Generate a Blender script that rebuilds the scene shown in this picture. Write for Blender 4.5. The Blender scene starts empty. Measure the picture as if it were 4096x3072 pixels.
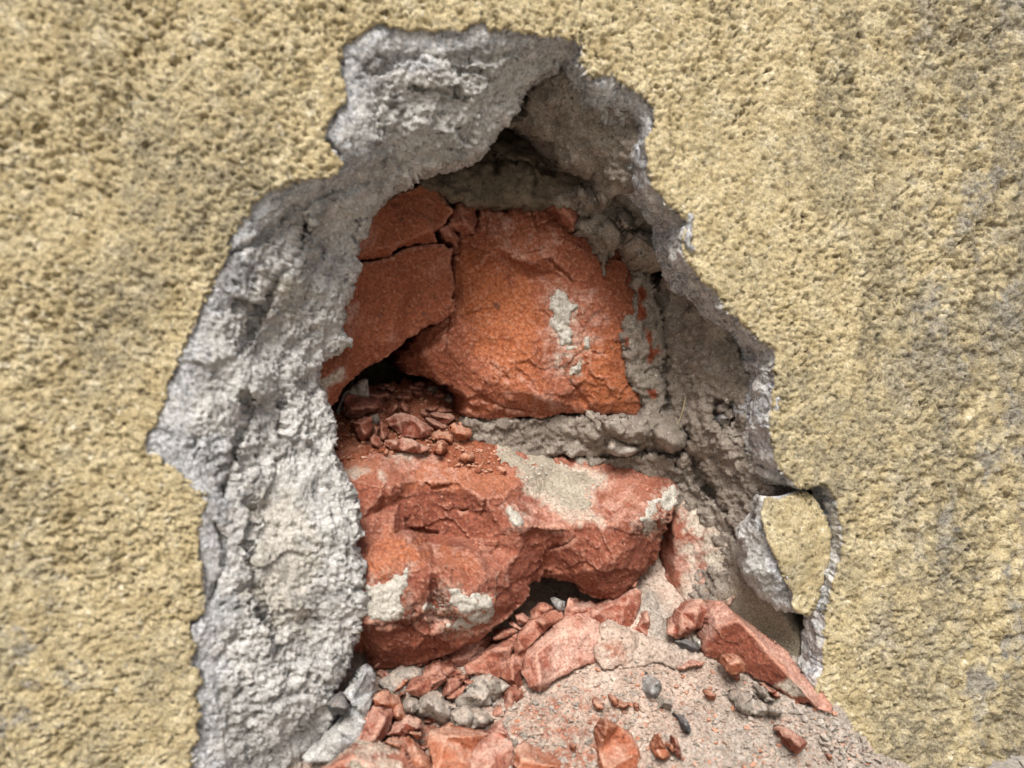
import bpy, math, random
import numpy as np
from mathutils import Matrix, Vector
from mathutils.geometry import delaunay_2d_cdt

# ------------------------------------------------------------------ camera, sky, sun, exposure
# lengths are worked out in millimetres and written to the meshes in metres.
# the wall face is the plane y = 0; d = distance behind that face.
HF = math.radians(65.0); TH = math.tan(HF / 2)
YAW, PITCH, DIST = math.radians(15.0), math.radians(4.0), 200.0
f_ = np.array([math.sin(YAW) * math.cos(PITCH), math.cos(YAW) * math.cos(PITCH), -math.sin(PITCH)])
r_ = np.array([math.cos(YAW), -math.sin(YAW), 0.0])
u_ = np.cross(r_, f_)
def ray(x, y):
    x = np.asarray(x, float); y = np.asarray(y, float)
    a = (x / 4096 - .5) * 2 * TH; b = (.5 - y / 3072) * 2 * TH * .75
    return a[..., None] * r_ + b[..., None] * u_ + f_
_g = ray(3900, 3066); CAMZ = -(_g * (DIST / _g[1]))[2]      # the ground meets the wall near the foot of the picture
CAM = np.array([0.0, -DIST, CAMZ])
def at(x, y, d):
    """point (mm) a distance d behind the wall face"""
    g = ray(x, y); t = (np.asarray(d, float) + DIST) / g[..., 1]
    return CAM + g * t[..., None]

scene = bpy.context.scene
camd = bpy.data.cameras.new('camera'); cam = bpy.data.objects.new('camera', camd)
scene.collection.objects.link(cam)
camd.sensor_fit = 'HORIZONTAL'; camd.angle = HF; camd.clip_start = .005; camd.clip_end = 400
M3 = Matrix(((r_[0], u_[0], -f_[0]), (r_[1], u_[1], -f_[1]), (r_[2], u_[2], -f_[2]))).to_4x4()
cam.matrix_world = Matrix.Translation(Vector(CAM * .001)) @ M3
camd.dof.use_dof = True; camd.dof.focus_distance = .256; camd.dof.aperture_fstop = 11.0
scene.camera = cam

world = bpy.data.worlds.new('World'); scene.world = world; world.use_nodes = True
SUN_EL, SUN_AZ = math.radians(49), math.radians(200)        # azimuth clockwise from +Y, seen from above
nt = world.node_tree; sky = nt.nodes.new('ShaderNodeTexSky'); sky.sky_type = 'NISHITA'; sky.sun_disc = False
sky.sun_elevation = SUN_EL; sky.sun_rotation = SUN_AZ; sky.dust_density = 6; sky.ozone_density = .4; sky.air_density = 1.0
bg = nt.nodes['Background']; bg.inputs['Strength'].default_value = .058
nt.links.new(sky.outputs[0], bg.inputs[0])
sd = bpy.data.lights.new('sun', 'SUN'); sun = bpy.data.objects.new('sun', sd); scene.collection.objects.link(sun)
sd.energy = 2.4; sd.angle = math.radians(22); sd.color = (1, .975, .94)
_dir = Vector((math.sin(SUN_AZ) * math.cos(SUN_EL), math.cos(SUN_AZ) * math.cos(SUN_EL), math.sin(SUN_EL)))
sun.rotation_euler = _dir.to_track_quat('Z', 'Y').to_euler(); sun.location = _dir * 5
vs = scene.view_settings; vs.view_transform = 'Standard'; vs.look = 'None'; vs.exposure = 1.14; vs.gamma = 1
scene.cycles.max_bounces = 8; scene.cycles.diffuse_bounces = 5; scene.cycles.use_denoising = True

# ------------------------------------------------------------------ noise
_rs = np.random.RandomState(7)
PERM = np.tile(_rs.permutation(256), 3).astype(np.int32)
GR = _rs.randn(256, 3).astype(np.float32); GR /= np.linalg.norm(GR, axis=1)[:, None]
RV = _rs.rand(256, 3).astype(np.float32)
def perlin(P):
    P = np.asarray(P, np.float32)
    i = np.floor(P).astype(np.int32); f = P - i; i &= 255
    w = f * f * f * (f * (f * 6 - 15) + 10)
    out = np.zeros(P.shape[:-1], np.float32)
    for a in (0, 1):
        ia = PERM[i[..., 0] + a]; wa = w[..., 0] if a else 1 - w[..., 0]; fa = f[..., 0] - a
        for b in (0, 1):
            ib = PERM[ia + i[..., 1] + b]; wb = wa * (w[..., 1] if b else 1 - w[..., 1]); fb = f[..., 1] - b
            for c in (0, 1):
                g = GR[PERM[ib + i[..., 2] + c]]
                out += wb * (w[..., 2] if c else 1 - w[..., 2]) * (g[..., 0] * fa + g[..., 1] * fb + g[..., 2] * (f[..., 2] - c))
    return out * 1.6
def fbm(P, scale, octv=3, gain=.5, seed=0):
    Q = np.asarray(P, np.float32) / scale + seed * 17.31 + 50
    s = 0; a = 1
    for k in range(octv):
        s = s + a * perlin(Q); Q = Q * 2.03 + 11.7; a *= gain
    return s
def ridged(P, scale, octv=3, seed=0):
    Q = np.asarray(P, np.float32) / scale + seed * 13.7 + 50
    s = 0; a = 1
    for k in range(octv):
        s = s + a * (1 - 2 * np.abs(perlin(Q))); Q = Q * 2.1 + 5.1; a *= .5
    return s - .8
def worley(P, scale, seed=0, jit=1.0, facet=False):
    """F1 and a random number of the nearest cell"""
    Q = np.asarray(P, np.float32) / scale + seed * 9.7 + 60
    i = np.floor(Q).astype(np.int32); f = Q - i
    best = np.full(Q.shape[:-1], 9, np.float32); rid = np.zeros(Q.shape[:-1], np.float32); lin = np.zeros(Q.shape[:-1], np.float32)
    for a in (-1, 0, 1):
        for b in (-1, 0, 1):
            for c in (-1, 0, 1):
                h = PERM[PERM[PERM[(i[..., 0] + a) & 255] + ((i[..., 1] + b) & 255)] + ((i[..., 2] + c) & 255)]
                p = RV[h] * jit + .5 * (1 - jit)
                dd = (p[..., 0] + a - f[..., 0]) ** 2 + (p[..., 1] + b - f[..., 1]) ** 2 + (p[..., 2] + c - f[..., 2]) ** 2
                m = dd < best; best = np.where(m, dd, best); rid = np.where(m, RV[(h + 91) & 255][..., 0], rid)
                if facet:
                    g = GR[(h + 37) & 255]; lin = np.where(m, (f[..., 0] - p[..., 0] - a) * g[..., 0] + (f[..., 1] - p[..., 1] - b) * g[..., 1] + (f[..., 2] - p[..., 2] - c) * g[..., 2], lin)
    if facet: return lin, rid
    return np.sqrt(best), rid
def sstep(a, b, x):
    t = np.clip((x - a) / (b - a), 0, 1); return t * t * (3 - 2 * t)

# ------------------------------------------------------------------ traced coordinates (all end in 4096 x 3072 units)
def zone(x0, y0, s): return lambda pts: [(x0 + p[0] * s, y0 + p[1] * s) + tuple(p[2:]) for p in pts]
ZD = zone(0, 0, 4096 / 2212)
Z1 = zone(1200, 0, 1520 / 2212); Z2 = zone(1250, 700, 1520 / 2212); Z3 = zone(1250, 1700, 1520 / 2212)
Z4 = zone(2300, 1700, 1520 / 2212); Z5 = zone(1100, 2300, 1250 / 2212); Z6 = zone(2200, 2300, 1400 / 2212)
Z7 = zone(500, 1500, 1100 / 1161); Z8 = zone(2200, 600, 1200 / 1531); Z9 = zone(1250, 1450, 900 / 2212)

def ragged(pts, amp, seed=0, seg=7, closed=True):
    """densify an outline and give it a broken edge"""
    P = np.array([p[:2] for p in pts], float); out = []
    n = len(P)
    for i in range(n if closed else n - 1):
        a, b = P[i], P[(i + 1) % n]; k = max(1, int(np.linalg.norm(b - a) / seg))
        for j in range(k): out.append(a + (b - a) * j / k)
    if not closed: out.append(P[-1])
    out = np.array(out)
    if amp:
        Q = np.c_[out, np.full(len(out), seed * 31.0)]
        out = out + amp * np.c_[fbm(Q, 55, 4, .72, seed), fbm(Q, 55, 4, .72, seed + 5)]
    return out

def inside_grid(poly, x0, y0, step, nx, ny):
    """even-odd fill of cell centres"""
    tog = np.zeros((ny, nx + 1), np.int32)
    n = len(poly)
    for i in range(n):
        ax, ay = poly[i]; bx, by = poly[(i + 1) % n]
        if ay == by: continue
        if ay > by: ax, ay, bx, by = bx, by, ax, ay
        r0 = math.ceil((ay - y0) / step - .5); r1 = math.ceil((by - y0) / step - .5)
        r0 = max(r0, 0); r1 = min(r1, ny)
        if r1 <= r0: continue
        rr = np.arange(r0, r1); yy = y0 + (rr + .5) * step
        xx = ax + (bx - ax) * (yy - ay) / (by - ay)
        cc = np.clip(np.ceil((xx - x0) / step - .5).astype(int), 0, nx)
        np.add.at(tog, (rr, cc), 1)
    return (np.cumsum(tog, axis=1)[:, :nx] % 2) == 1

def seg_nearest(Q, poly, closed=True):
    """nearest point on a polyline for each row of Q, and its distance"""
    A = np.asarray(poly, float); B = np.roll(A, -1, 0) if closed else A[1:]
    if not closed: A = A[:-1]
    best = np.full(len(Q), 1e9); pt = np.array(Q, float)
    for s in range(0, len(Q), 4000):
        q = Q[s:s + 4000, None, :]; d = B - A; L = (d * d).sum(1) + 1e-9
        t = np.clip(((q - A) * d).sum(2) / L, 0, 1); p = A + t[..., None] * d
        dd = ((q - p) ** 2).sum(2); k = dd.argmin(1); r = np.arange(len(k))
        best[s:s + 4000] = np.sqrt(dd[r, k]); pt[s:s + 4000] = p[r, k]
    return best, pt

def in_poly(Q, poly):
    r = np.zeros(len(Q), bool); n = len(poly)
    for i in range(n):
        ax, ay = poly[i][:2]; bx, by = poly[(i + 1) % n][:2]
        if ay == by: continue
        c = (ay > Q[:, 1]) != (by > Q[:, 1])
        r ^= c & (Q[:, 0] < (bx - ax) * (Q[:, 1] - ay) / (by - ay) + ax)
    return r
def polymask(U, polys, soft=10, warp=14, seed=0):
    """soft, ragged mask (0..1) of traced patches"""
    m = np.zeros(len(U))
    W = np.c_[U, np.full(len(U), seed * 7.0)]
    n = fbm(W, 70, 4, .65, seed) * warp
    for p in polys:
        P = np.array([q[:2] for q in p], float); lo = P.min(0) - 60; hi = P.max(0) + 60
        k = np.where((U > lo).all(1) & (U < hi).all(1))[0]
        if not len(k): continue
        d, _ = seg_nearest(U[k], P); sd = np.where(in_poly(U[k], p), d, -d) + n[k]
        m[k] = np.maximum(m[k], sstep(-soft, soft, sd))
    return m

def tps(ctrl, smooth=0.0):
    C = np.array(ctrl, float); X = C[:, :2] / 1000; n = len(X)
    def U(r2): return .5 * r2 * np.log(r2 + 1e-12)
    K = U(((X[:, None] - X[None]) ** 2).sum(2)) + smooth * np.eye(n)
    Pm = np.c_[np.ones(n), X]
    Am = np.block([[K, Pm], [Pm.T, np.zeros((3, 3))]])
    w = np.linalg.solve(Am, np.r_[C[:, 2], 0, 0, 0])
    def fn(x, y):
        x = np.asarray(x, float) / 1000; y = np.asarray(y, float) / 1000
        o = w[n] + w[n + 1] * x + w[n + 2] * y
        for i in range(n): o = o + w[i] * U((x - X[i, 0]) ** 2 + (y - X[i, 1]) ** 2)
        return o
    return fn
def facets(ctrl, ridges=()):
    """flat facets between the control points (a fracture), smooth outside them"""
    C = np.array(ctrl, float); soft = tps(ctrl, .002)
    r = delaunay_2d_cdt([Vector(c[:2]) for c in C], list(ridges), [], 0, 1e-4)
    V = np.array([v[:] for v in r[0]]); src = r[3]
    Z = np.array([C[s[0], 2] if len(s) else soft(*V[i]) for i, s in enumerate(src)])
    T = [t for t in r[2]]
    def fn(x, y):
        x = np.asarray(x, float); y = np.asarray(y, float); o = soft(x, y)
        for t in T:
            (ax, ay), (bx, by), (cx, cy) = V[t[0]], V[t[1]], V[t[2]]
            D = (by - cy) * (ax - cx) + (cx - bx) * (ay - cy)
            if abs(D) < 1e-6: continue
            l0 = ((by - cy) * (x - cx) + (cx - bx) * (y - cy)) / D; l1 = ((cy - ay) * (x - cx) + (ax - cx) * (y - cy)) / D
            l2 = 1 - l0 - l1; m = (l0 >= -1e-6) & (l1 >= -1e-6) & (l2 >= -1e-6)
            o = np.where(m, l0 * Z[t[0]] + l1 * Z[t[1]] + l2 * Z[t[2]], o)
        return o
    return fn
def blur(a, n):
    for _ in range(n):
        p = np.pad(a, 1, mode='edge')
        a = (p[:-2, 1:-1] + p[2:, 1:-1] + p[1:-1, :-2] + p[1:-1, 2:] + 2 * p[1:-1, 1:-1]) / 6
    return a

# ------------------------------------------------------------------ objects
COL = scene.collection
def props(o, label=None, cat=None, group=None, kind=None):
    if label: o['label'] = label
    if cat: o['category'] = cat
    if group: o['group'] = group
    if kind or cat: o['kind'] = kind or 'thing'
    return o
def empty(name, loc=(0, 0, 0)):
    o = bpy.data.objects.new(name, None); COL.objects.link(o); o.location = loc; o.empty_display_size = .02; return o

def link_mesh(name, V, F, mats, fm=None, parent=None, attrs=None, smooth=True, base=False):
    """V in mm; with base the origin goes to the foot of the thing"""
    V = np.asarray(V, float) * .001
    org = np.zeros(3)
    if base: org = np.array([V[:, 0].mean(), V[:, 1].mean(), V[:, 2].min()])
    me = bpy.data.meshes.new(name)
    tri = isinstance(F, list)
    me.vertices.add(len(V)); me.vertices.foreach_set('co', (V - org).astype(np.float32).ravel())
    if tri: sizes = np.array([len(f) for f in F]); loops = np.concatenate([np.array(f) for f in F])
    else: sizes = np.full(len(F), F.shape[1]); loops = F.ravel()
    me.loops.add(len(loops)); me.loops.foreach_set('vertex_index', loops.astype(np.int32))
    st = np.r_[0, np.cumsum(sizes)[:-1]]
    me.polygons.add(len(sizes)); me.polygons.foreach_set('loop_start', st.astype(np.int32))
    me.polygons.foreach_set('use_smooth', np.full(len(sizes), smooth))
    if fm is not None: me.polygons.foreach_set('material_index', np.asarray(fm, np.int32))
    for m in mats: me.materials.append(m)
    for k, a in (attrs or {}).items():
        at_ = me.attributes.new(k, 'FLOAT', 'POINT'); at_.data.foreach_set('value', np.asarray(a, np.float32))
    me.update(calc_edges=True)
    o = bpy.data.objects.new(name, me); COL.objects.link(o); o.location = org
    if parent is not None: o.parent = parent
    return o

SURF = {}
class Surface:
    def __init__(s, x0, y0, step, P): s.x0, s.y0, s.step, s.P = x0, y0, step, P
    def point(s, x, y):
        fx = np.clip((np.asarray(x, float) - s.x0) / s.step, 0, s.P.shape[1] - 1.001); fy = np.clip((np.asarray(y, float) - s.y0) / s.step, 0, s.P.shape[0] - 1.001)
        i = fx.astype(int); j = fy.astype(int); a = (fx - i)[..., None]; b = (fy - j)[..., None]
        return (s.P[j, i] * (1 - a) + s.P[j, i + 1] * a) * (1 - b) + (s.P[j + 1, i] * (1 - a) + s.P[j + 1, i + 1] * a) * b
    def d(s, x, y): return s.point(x, y)[..., 1]

def relief(name, mats, outline, depth, step=8, rag=8, disp=None, soft=1, bevel=None, thick=20, back=(0, 1, 0), taper=0.0, rows=4, cap=False,
           grooves=(), paint=None, parent=None, key=None, base=False, seed=0, wob=.5, holes=(), hrag=None):
    """a broken piece: its seen face with real depth, its sides and (cap) its back"""
    O = ragged(outline, rag, seed)
    lo = O.min(0) - step * 2; hi = O.max(0) + step * 2
    x0, y0 = lo; nx = int((hi[0] - lo[0]) / step) + 1; ny = int((hi[1] - lo[1]) / step) + 1
    cell = inside_grid(O, x0, y0, step, nx, ny)
    HO = [ragged(h, rag if hrag is None else hrag, seed + 3 + i) for i, h in enumerate(holes)]
    for h in HO: cell &= ~inside_grid(h, x0, y0, step, nx, ny)
    GX, GY = np.meshgrid(x0 + np.arange(nx + 1) * step, y0 + np.arange(ny + 1) * step)
    used = np.zeros((ny + 1, nx + 1), bool); full = np.zeros((ny + 1, nx + 1), np.int32)
    for a in (0, 1):
        for b in (0, 1):
            used[a:ny + a, b:nx + b] |= cell; full[a:ny + a, b:nx + b] += cell
    bnd = used & (full < 4)
    UX, UY = GX.copy(), GY.copy()
    bi = np.argwhere(bnd); Q = np.c_[GX[bnd], GY[bnd]]
    best, pt = seg_nearest(Q, O)
    for h in HO:
        b2, p2 = seg_nearest(Q, h); m = b2 < best; best = np.where(m, b2, best); pt[m] = p2[m]
    ok = best < step * 1.1
    UX[bi[ok, 0], bi[ok, 1]] = pt[ok, 0]; UY[bi[ok, 0], bi[ok, 1]] = pt[ok, 1]
    D = depth(UX, UY)
    if soft: D = blur(D, soft)
    for pts, w, dep in grooves:
        k = used & (GX > min(p[0] for p in pts) - 4 * w) & (GX < max(p[0] for p in pts) + 4 * w) & (GY > min(p[1] for p in pts) - 4 * w) & (GY < max(p[1] for p in pts) + 4 * w)
        q = np.c_[UX[k], UY[k]]; qq = np.c_[q, np.full(len(q), 3.0)]
        q = q + (w * .9) * np.c_[fbm(qq, 40, 3, .6, 3), fbm(qq, 40, 3, .6, 8)]
        dd, _ = seg_nearest(q, pts, closed=False); D[k] += dep * np.exp(-(dd / w) ** 2)
    if bevel:
        e = used & ~bnd; lay = np.zeros(used.shape); n = max(1, int(bevel[0] / step))
        cur = e.copy()
        for k in range(n):
            lay += cur
            p = np.pad(cur, 1); nxt = p[:-2, 1:-1] & p[2:, 1:-1] & p[1:-1, :-2] & p[1:-1, 2:] & cur
            if k % 2: nxt &= p[:-2, :-2] & p[2:, 2:] & p[:-2, 2:] & p[2:, :-2]
            cur = nxt
        t = 1 - np.clip(lay / n, 0, 1); D = D + bevel[1] * blur(1 - np.sqrt(np.clip(1 - t * t, 0, 1)), 1)
    P = at(UX, UY, D)
    gx = np.gradient(P, axis=1); gy = np.gradient(P, axis=0)
    N = np.cross(gx, gy); N /= np.linalg.norm(N, axis=2)[..., None] + 1e-12
    s = ((P - CAM) * N).sum(2) > 0; N[s] *= -1
    idx = -np.ones(used.shape, np.int64); idx[used] = np.arange(used.sum())
    V = P[used]; Nv = N[used]; Uv = np.c_[UX[used], UY[used]]
    if disp is not None:
        V = V + Nv * disp(V, Uv)[:, None]; P[used] = V
    if key: SURF[key] = Surface(x0, y0, step, P)
    jj, ii = np.where(cell)
    F = np.c_[idx[jj, ii], idx[jj + 1, ii], idx[jj + 1, ii + 1], idx[jj, ii + 1]]
    E = np.concatenate([F[:, [k, (k + 1) % 4]] for k in range(4)]); n = len(V)
    code = E[:, 0] * n + E[:, 1]; rev = E[:, 1] * n + E[:, 0]
    be = E[~np.isin(code, rev)]
    bv = np.unique(be); m = -np.ones(n, np.int64); m[bv] = np.arange(len(bv))
    bk = np.array(back, float) if back is not None else f_
    bk = bk / np.linalg.norm(bk); cen = V.mean(0)
    SB = V[bv].copy(); e0, e1 = m[be[:, 0]], m[be[:, 1]]
    deg = np.bincount(np.r_[e0, e1], minlength=len(bv)).astype(float)
    for _ in range(24):
        acc = np.zeros_like(SB); np.add.at(acc, e0, SB[e1]); np.add.at(acc, e1, SB[e0]); SB = .5 * SB + .5 * acc / deg[:, None]
    ring = [bv]; VV = [V]; tot = n; fm = [np.zeros(len(F), int)]; FF = [F]
    UU = [Uv]
    for k in range(1, rows + 1):
        s = k / rows; q = V[bv] + (SB - V[bv]) * min(1, s * 1.6) * (1 if rows > 2 else 0) + bk * thick * s
        q = q + (cen + bk * thick * s - q) * (taper * s ** 1.3)
        q = q + wob * thick * .1 * (1 if k < rows or cap else .3) * np.stack([fbm(q, 7, 3, .5, seed + 3 + j) for j in range(3)], 1)
        if wob: q = q + min(.8, thick * .06) * np.stack([fbm(q, 3.0, 4, .65, seed + 13 + j) for j in range(3)], 1)
        VV.append(q); UU.append(Uv[bv]); new = tot + np.arange(len(bv)); tot += len(bv)
        a, b = ring[-1][m[be[:, 0]]], ring[-1][m[be[:, 1]]]; c, dn = new[m[be[:, 1]]], new[m[be[:, 0]]]
        FF.append(np.c_[b, a, dn, c]); fm.append(np.full(len(be), min(1, len(mats) - 1))); ring.append(new)
    V2 = np.concatenate(VV); U2 = np.concatenate(UU); F2 = np.concatenate(FF); fm = np.concatenate(fm)
    Fl = F2
    if cap:
        V2 = np.r_[V2, [cen + bk * thick * 1.08]]; U2 = np.r_[U2, [Uv.mean(0)]]; r = ring[-1]
        tri = np.c_[r[m[be[:, 1]]], r[m[be[:, 0]]], np.full(len(be), len(V2) - 1)]
        Fl = [tuple(x) for x in F2.tolist()] + [tuple(x) for x in tri.tolist()]
        fm = np.r_[fm, np.full(len(tri), min(1, len(mats) - 1))]
    attrs = {}
    if paint:
        for kname, fn in paint.items(): attrs[kname] = fn(U2, V2)
    return link_mesh(name, V2, Fl, mats, fm, parent, attrs, True, base)

# ------------------------------------------------------------------ materials
def srgb(r, g, b):
    f = lambda c: (c / 255 / 12.92) if c / 255 <= .04045 else ((c / 255 + .055) / 1.055) ** 2.4
    return (f(r), f(g), f(b), 1)
def material(name, stops, scale=200, detail=8, specks=None, fine=1200, bump=.4, bdist=.0003, masks=(), dust=None, edge=None, rough=.95, tex=None, spec=.15):
    """stops: colour ramp over a noise; specks: (colour, scale, threshold); masks: (attribute, colour, colour2); dust: colour on faces that look up"""
    m = bpy.data.materials.new(name); m.use_nodes = True; t = m.node_tree; N = t.nodes; L = t.links
    b = N['Principled BSDF']; b.inputs['Roughness'].default_value = rough; b.inputs['Specular IOR Level'].default_value = spec
    tc = N.new('ShaderNodeTexCoord'); geo = N.new('ShaderNodeNewGeometry')
    vec = geo.outputs['Position']
    def noise(sc, det=4, rg=.6, dist=0):
        n = N.new('ShaderNodeTexNoise'); n.inputs['Scale'].default_value = sc; n.inputs['Detail'].default_value = det; n.inputs['Roughness'].default_value = rg
        n.inputs['Distortion'].default_value = dist; L.new(vec, n.inputs['Vector']); return n.outputs[0]
    def ramp(src, st):
        r = N.new('ShaderNodeValToRGB'); e = r.color_ramp.elements
        while len(e) < len(st): e.new(.5)
        for k, (p, c) in enumerate(st): e[k].position = p; e[k].color = c
        L.new(src, r.inputs[0]); return r.outputs[0]
    def mix(f, a, c):
        x = N.new('ShaderNodeMix'); x.data_type = 'RGBA'
        if isinstance(f, float): x.inputs[0].default_value = f
        else: L.new(f, x.inputs[0])
        for s, v in ((6, a), (7, c)):
            if isinstance(v, tuple): x.inputs[s].default_value = v
            else: L.new(v, x.inputs[s])
        return x.outputs[2]
    def mth(op, a, c=None):
        x = N.new('ShaderNodeMath'); x.operation = op; x.use_clamp = True
        for s, v in ((0, a), (1, c)):
            if v is None: continue
            if isinstance(v, (int, float)): x.inputs[s].default_value = v
            else: L.new(v, x.inputs[s])
        return x.outputs[0]
    W = (1, 1, 1, 1); K = (0, 0, 0, 1)
    col = ramp(noise(scale, detail, .65), stops)
    fn = noise(fine, 3, .7)
    for sp in (specks or ()):
        c, sc, th = sp[:3]
        col = mix(ramp(noise(sc, 2, .5), [(th - .02, K), (th + .10, W)]), col, c)
    for at_, c1, c2 in masks:
        a = N.new('ShaderNodeAttribute'); a.attribute_name = at_
        mc = mix(ramp(noise(fine * .5, 4, .7), [(.35, K), (.65, W)]), c1, c2)
        col = mix(a.outputs['Fac'], col, mc)
    if edge:
        col = mix(mth('MULTIPLY', ramp(geo.outputs['Pointiness'], [(.505, K), (.56, W)]), edge[1]), col, edge[0])
    if dust:
        sx = N.new('ShaderNodeSeparateXYZ'); L.new(geo.outputs['Normal'], sx.inputs[0])
        up = ramp(sx.outputs[2], [(.25, K), (.95, W)])
        col = mix(mth('MULTIPLY', up, mth('MULTIPLY', ramp(noise(scale * 1.3, 8, .7), [(.38, K), (.62, W)]), dust[1])), col, dust[0])
    g = mix(.22, col, ramp(fn, [(.3, K), (.7, W)])); mul = N.new('ShaderNodeMix'); mul.data_type = 'RGBA'; mul.blend_type = 'MULTIPLY'; mul.inputs[0].default_value = 1
    L.new(col, mul.inputs[6]); L.new(ramp(fn, [(.28, (.5, .5, .5, 1)), (.5, (.93, .93, .93, 1)), (.72, (1.25, 1.25, 1.25, 1))]), mul.inputs[7])
    L.new(mul.outputs[2], b.inputs['Base Color'])
    bp = N.new('ShaderNodeBump'); bp.inputs['Strength'].default_value = bump; bp.inputs['Distance'].default_value = bdist
    L.new(noise(fine, 5, .75), bp.inputs['Height']); L.new(bp.outputs[0], b.inputs['Normal'])
    return m

GREY_D, GREY_L = srgb(128, 130, 136), srgb(182, 182, 184)
MAT = {}
MAT['yellow'] = material('yellow_finish_coat', [(.25, srgb(138, 123, 90)), (.42, srgb(190, 174, 135)), (.58, srgb(208, 194, 157)), (.78, srgb(234, 225, 199))], 130, 8,
    [(srgb(104, 92, 68), 380, .625), (srgb(228, 220, 196), 560, .64)], 1500, 1.0, .0009,
    masks=[('grime', srgb(92, 86, 72), srgb(134, 126, 104)), ('worn', srgb(126, 127, 126), srgb(160, 158, 153)), ('stain', srgb(126, 118, 98), srgb(164, 155, 130))])
MAT['grey'] = material('grey_base_coat', [(.25, srgb(134, 133, 130)), (.42, srgb(186, 185, 181)), (.58, srgb(208, 206, 202)), (.78, srgb(229, 227, 223))], 110, 12,
    [(srgb(112, 110, 110), 330, .63), (srgb(232, 230, 228), 700, .64)], 1300, 1.0, .0008,
    masks=[('blue', srgb(126, 129, 133), srgb(208, 210, 212)), ('tan', srgb(168, 155, 130), srgb(190, 179, 155)), ('dark', srgb(80, 78, 77), srgb(124, 120, 117))])
MAT['mortar'] = material('crumbly_mortar', [(.25, srgb(118, 108, 98)), (.5, srgb(151, 141, 130)), (.75, srgb(177, 168, 157))], 150, 12,
    [(srgb(96, 89, 79), 600, .64), (srgb(205, 198, 186), 800, .66)], 1500, 1.0, .0008,
    masks=[('red', srgb(132, 66, 46), srgb(150, 88, 64)), ('smooth', srgb(146, 136, 118), srgb(158, 148, 130))])
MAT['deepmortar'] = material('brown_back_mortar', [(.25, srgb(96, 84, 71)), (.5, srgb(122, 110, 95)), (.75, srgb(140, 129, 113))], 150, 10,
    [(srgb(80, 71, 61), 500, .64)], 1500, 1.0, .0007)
BR = [(.25, srgb(96, 51, 38)), (.42, srgb(120, 65, 48)), (.58, srgb(136, 78, 59)), (.8, srgb(164, 111, 91))]
MAT['brick'] = material('broken_red_brick', BR, 70, 12, [(srgb(76, 40, 31), 520, .67), (srgb(196, 150, 126), 900, .69)], 1100, .9, .0006,
    masks=[('ochre', srgb(150, 80, 46), srgb(166, 102, 66)), ('pale', srgb(172, 126, 110), srgb(192, 160, 146)), ('grit', srgb(168, 158, 143), srgb(196, 189, 175)), ('deep', srgb(70, 46, 38), srgb(100, 62, 48))], spec=.3, rough=.8, edge=(srgb(188, 142, 122), .55), dust=(srgb(176, 128, 108), .45))
MAT['shard'] = material('dusty_red_brick', [(.25, srgb(114, 63, 49)), (.5, srgb(138, 80, 64)), (.75, srgb(162, 106, 88))], 90, 12,
    [(srgb(84, 46, 35), 520, .68), (srgb(198, 156, 132), 900, .68)], 1200, .8, .0005,
    masks=[('pale', srgb(176, 132, 116), srgb(196, 168, 154))], dust=(srgb(194, 160, 143), 1.0), edge=(srgb(196, 158, 140), .5))
MAT['orange'] = material('orange_brick_crumb', [(.25, srgb(130, 72, 50)), (.5, srgb(152, 90, 65)), (.75, srgb(174, 120, 94))], 120, 10, [(srgb(92, 50, 36), 520, .67)], 1200, .8, .0005, dust=(srgb(194, 162, 143), .9), edge=(srgb(196, 150, 124), .45))
MAT['patch'] = material('pale_mortar_smear', [(.25, srgb(160, 153, 142)), (.5, srgb(192, 187, 176)), (.75, srgb(214, 210, 200))], 300, 8, [(srgb(118, 111, 101), 900, .66)], 1500, 1.0, .0007)
MAT['clod'] = material('grey_mortar_lump', [(.25, srgb(136, 129, 121)), (.5, srgb(172, 164, 154)), (.75, srgb(199, 191, 181))], 140, 12, [(srgb(112, 107, 101), 420, .62)], 1300, 1.0, .0008, dust=(srgb(196, 174, 158), .8))
MAT['stone'] = material('blue_grey_stone', [(.25, srgb(112, 112, 112)), (.5, srgb(146, 146, 145)), (.75, srgb(178, 177, 174))], 160, 10, None, 1200, .8, .0005, dust=(srgb(190, 175, 162), .5))
MAT['darkstone'] = material('dark_grey_pebble', [(.25, srgb(72, 74, 76)), (.5, srgb(102, 102, 103)), (.75, srgb(130, 128, 125))], 200, 10, None, 1200, .7, .0004, dust=(srgb(190, 175, 162), .35))
MAT['sand'] = material('pinkish_mortar_sand', [(.25, srgb(164, 142, 128)), (.5, srgb(194, 173, 158)), (.75, srgb(214, 198, 185))], 80, 14,
    [(srgb(116, 100, 87), 700, .62), (srgb(162, 102, 78), 620, .69), (srgb(222, 214, 202), 800, .65)], 1100, 1.0, .001,
    masks=[('red', srgb(148, 86, 63), srgb(170, 116, 93)), ('greyish', srgb(150, 142, 131), srgb(182, 175, 165))])
MAT['redsand'] = material('orange_brick_dust', [(.25, srgb(128, 70, 49)), (.5, srgb(150, 90, 66)), (.75, srgb(172, 120, 97))], 120, 14, [(srgb(196, 168, 150), 700, .64)], 1100, 1.0, .001)
MAT['greysand'] = material('grey_mortar_dust', [(.25, srgb(144, 133, 117)), (.5, srgb(172, 162, 146)), (.75, srgb(192, 183, 168))], 120, 14, [(srgb(158, 98, 74), 700, .69)], 1100, 1.0, .001)
MAT['ground'] = material('pale_gritty_ground', [(.25, srgb(130, 125, 118)), (.5, srgb(154, 149, 141)), (.75, srgb(178, 174, 167))], 30, 12, None, 700, .8, .001)
MAT['core'] = material('masonry_core', [(.3, srgb(104, 94, 82)), (.7, srgb(132, 122, 107))], 60, 8, None, 800, .6, .0005)
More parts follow.
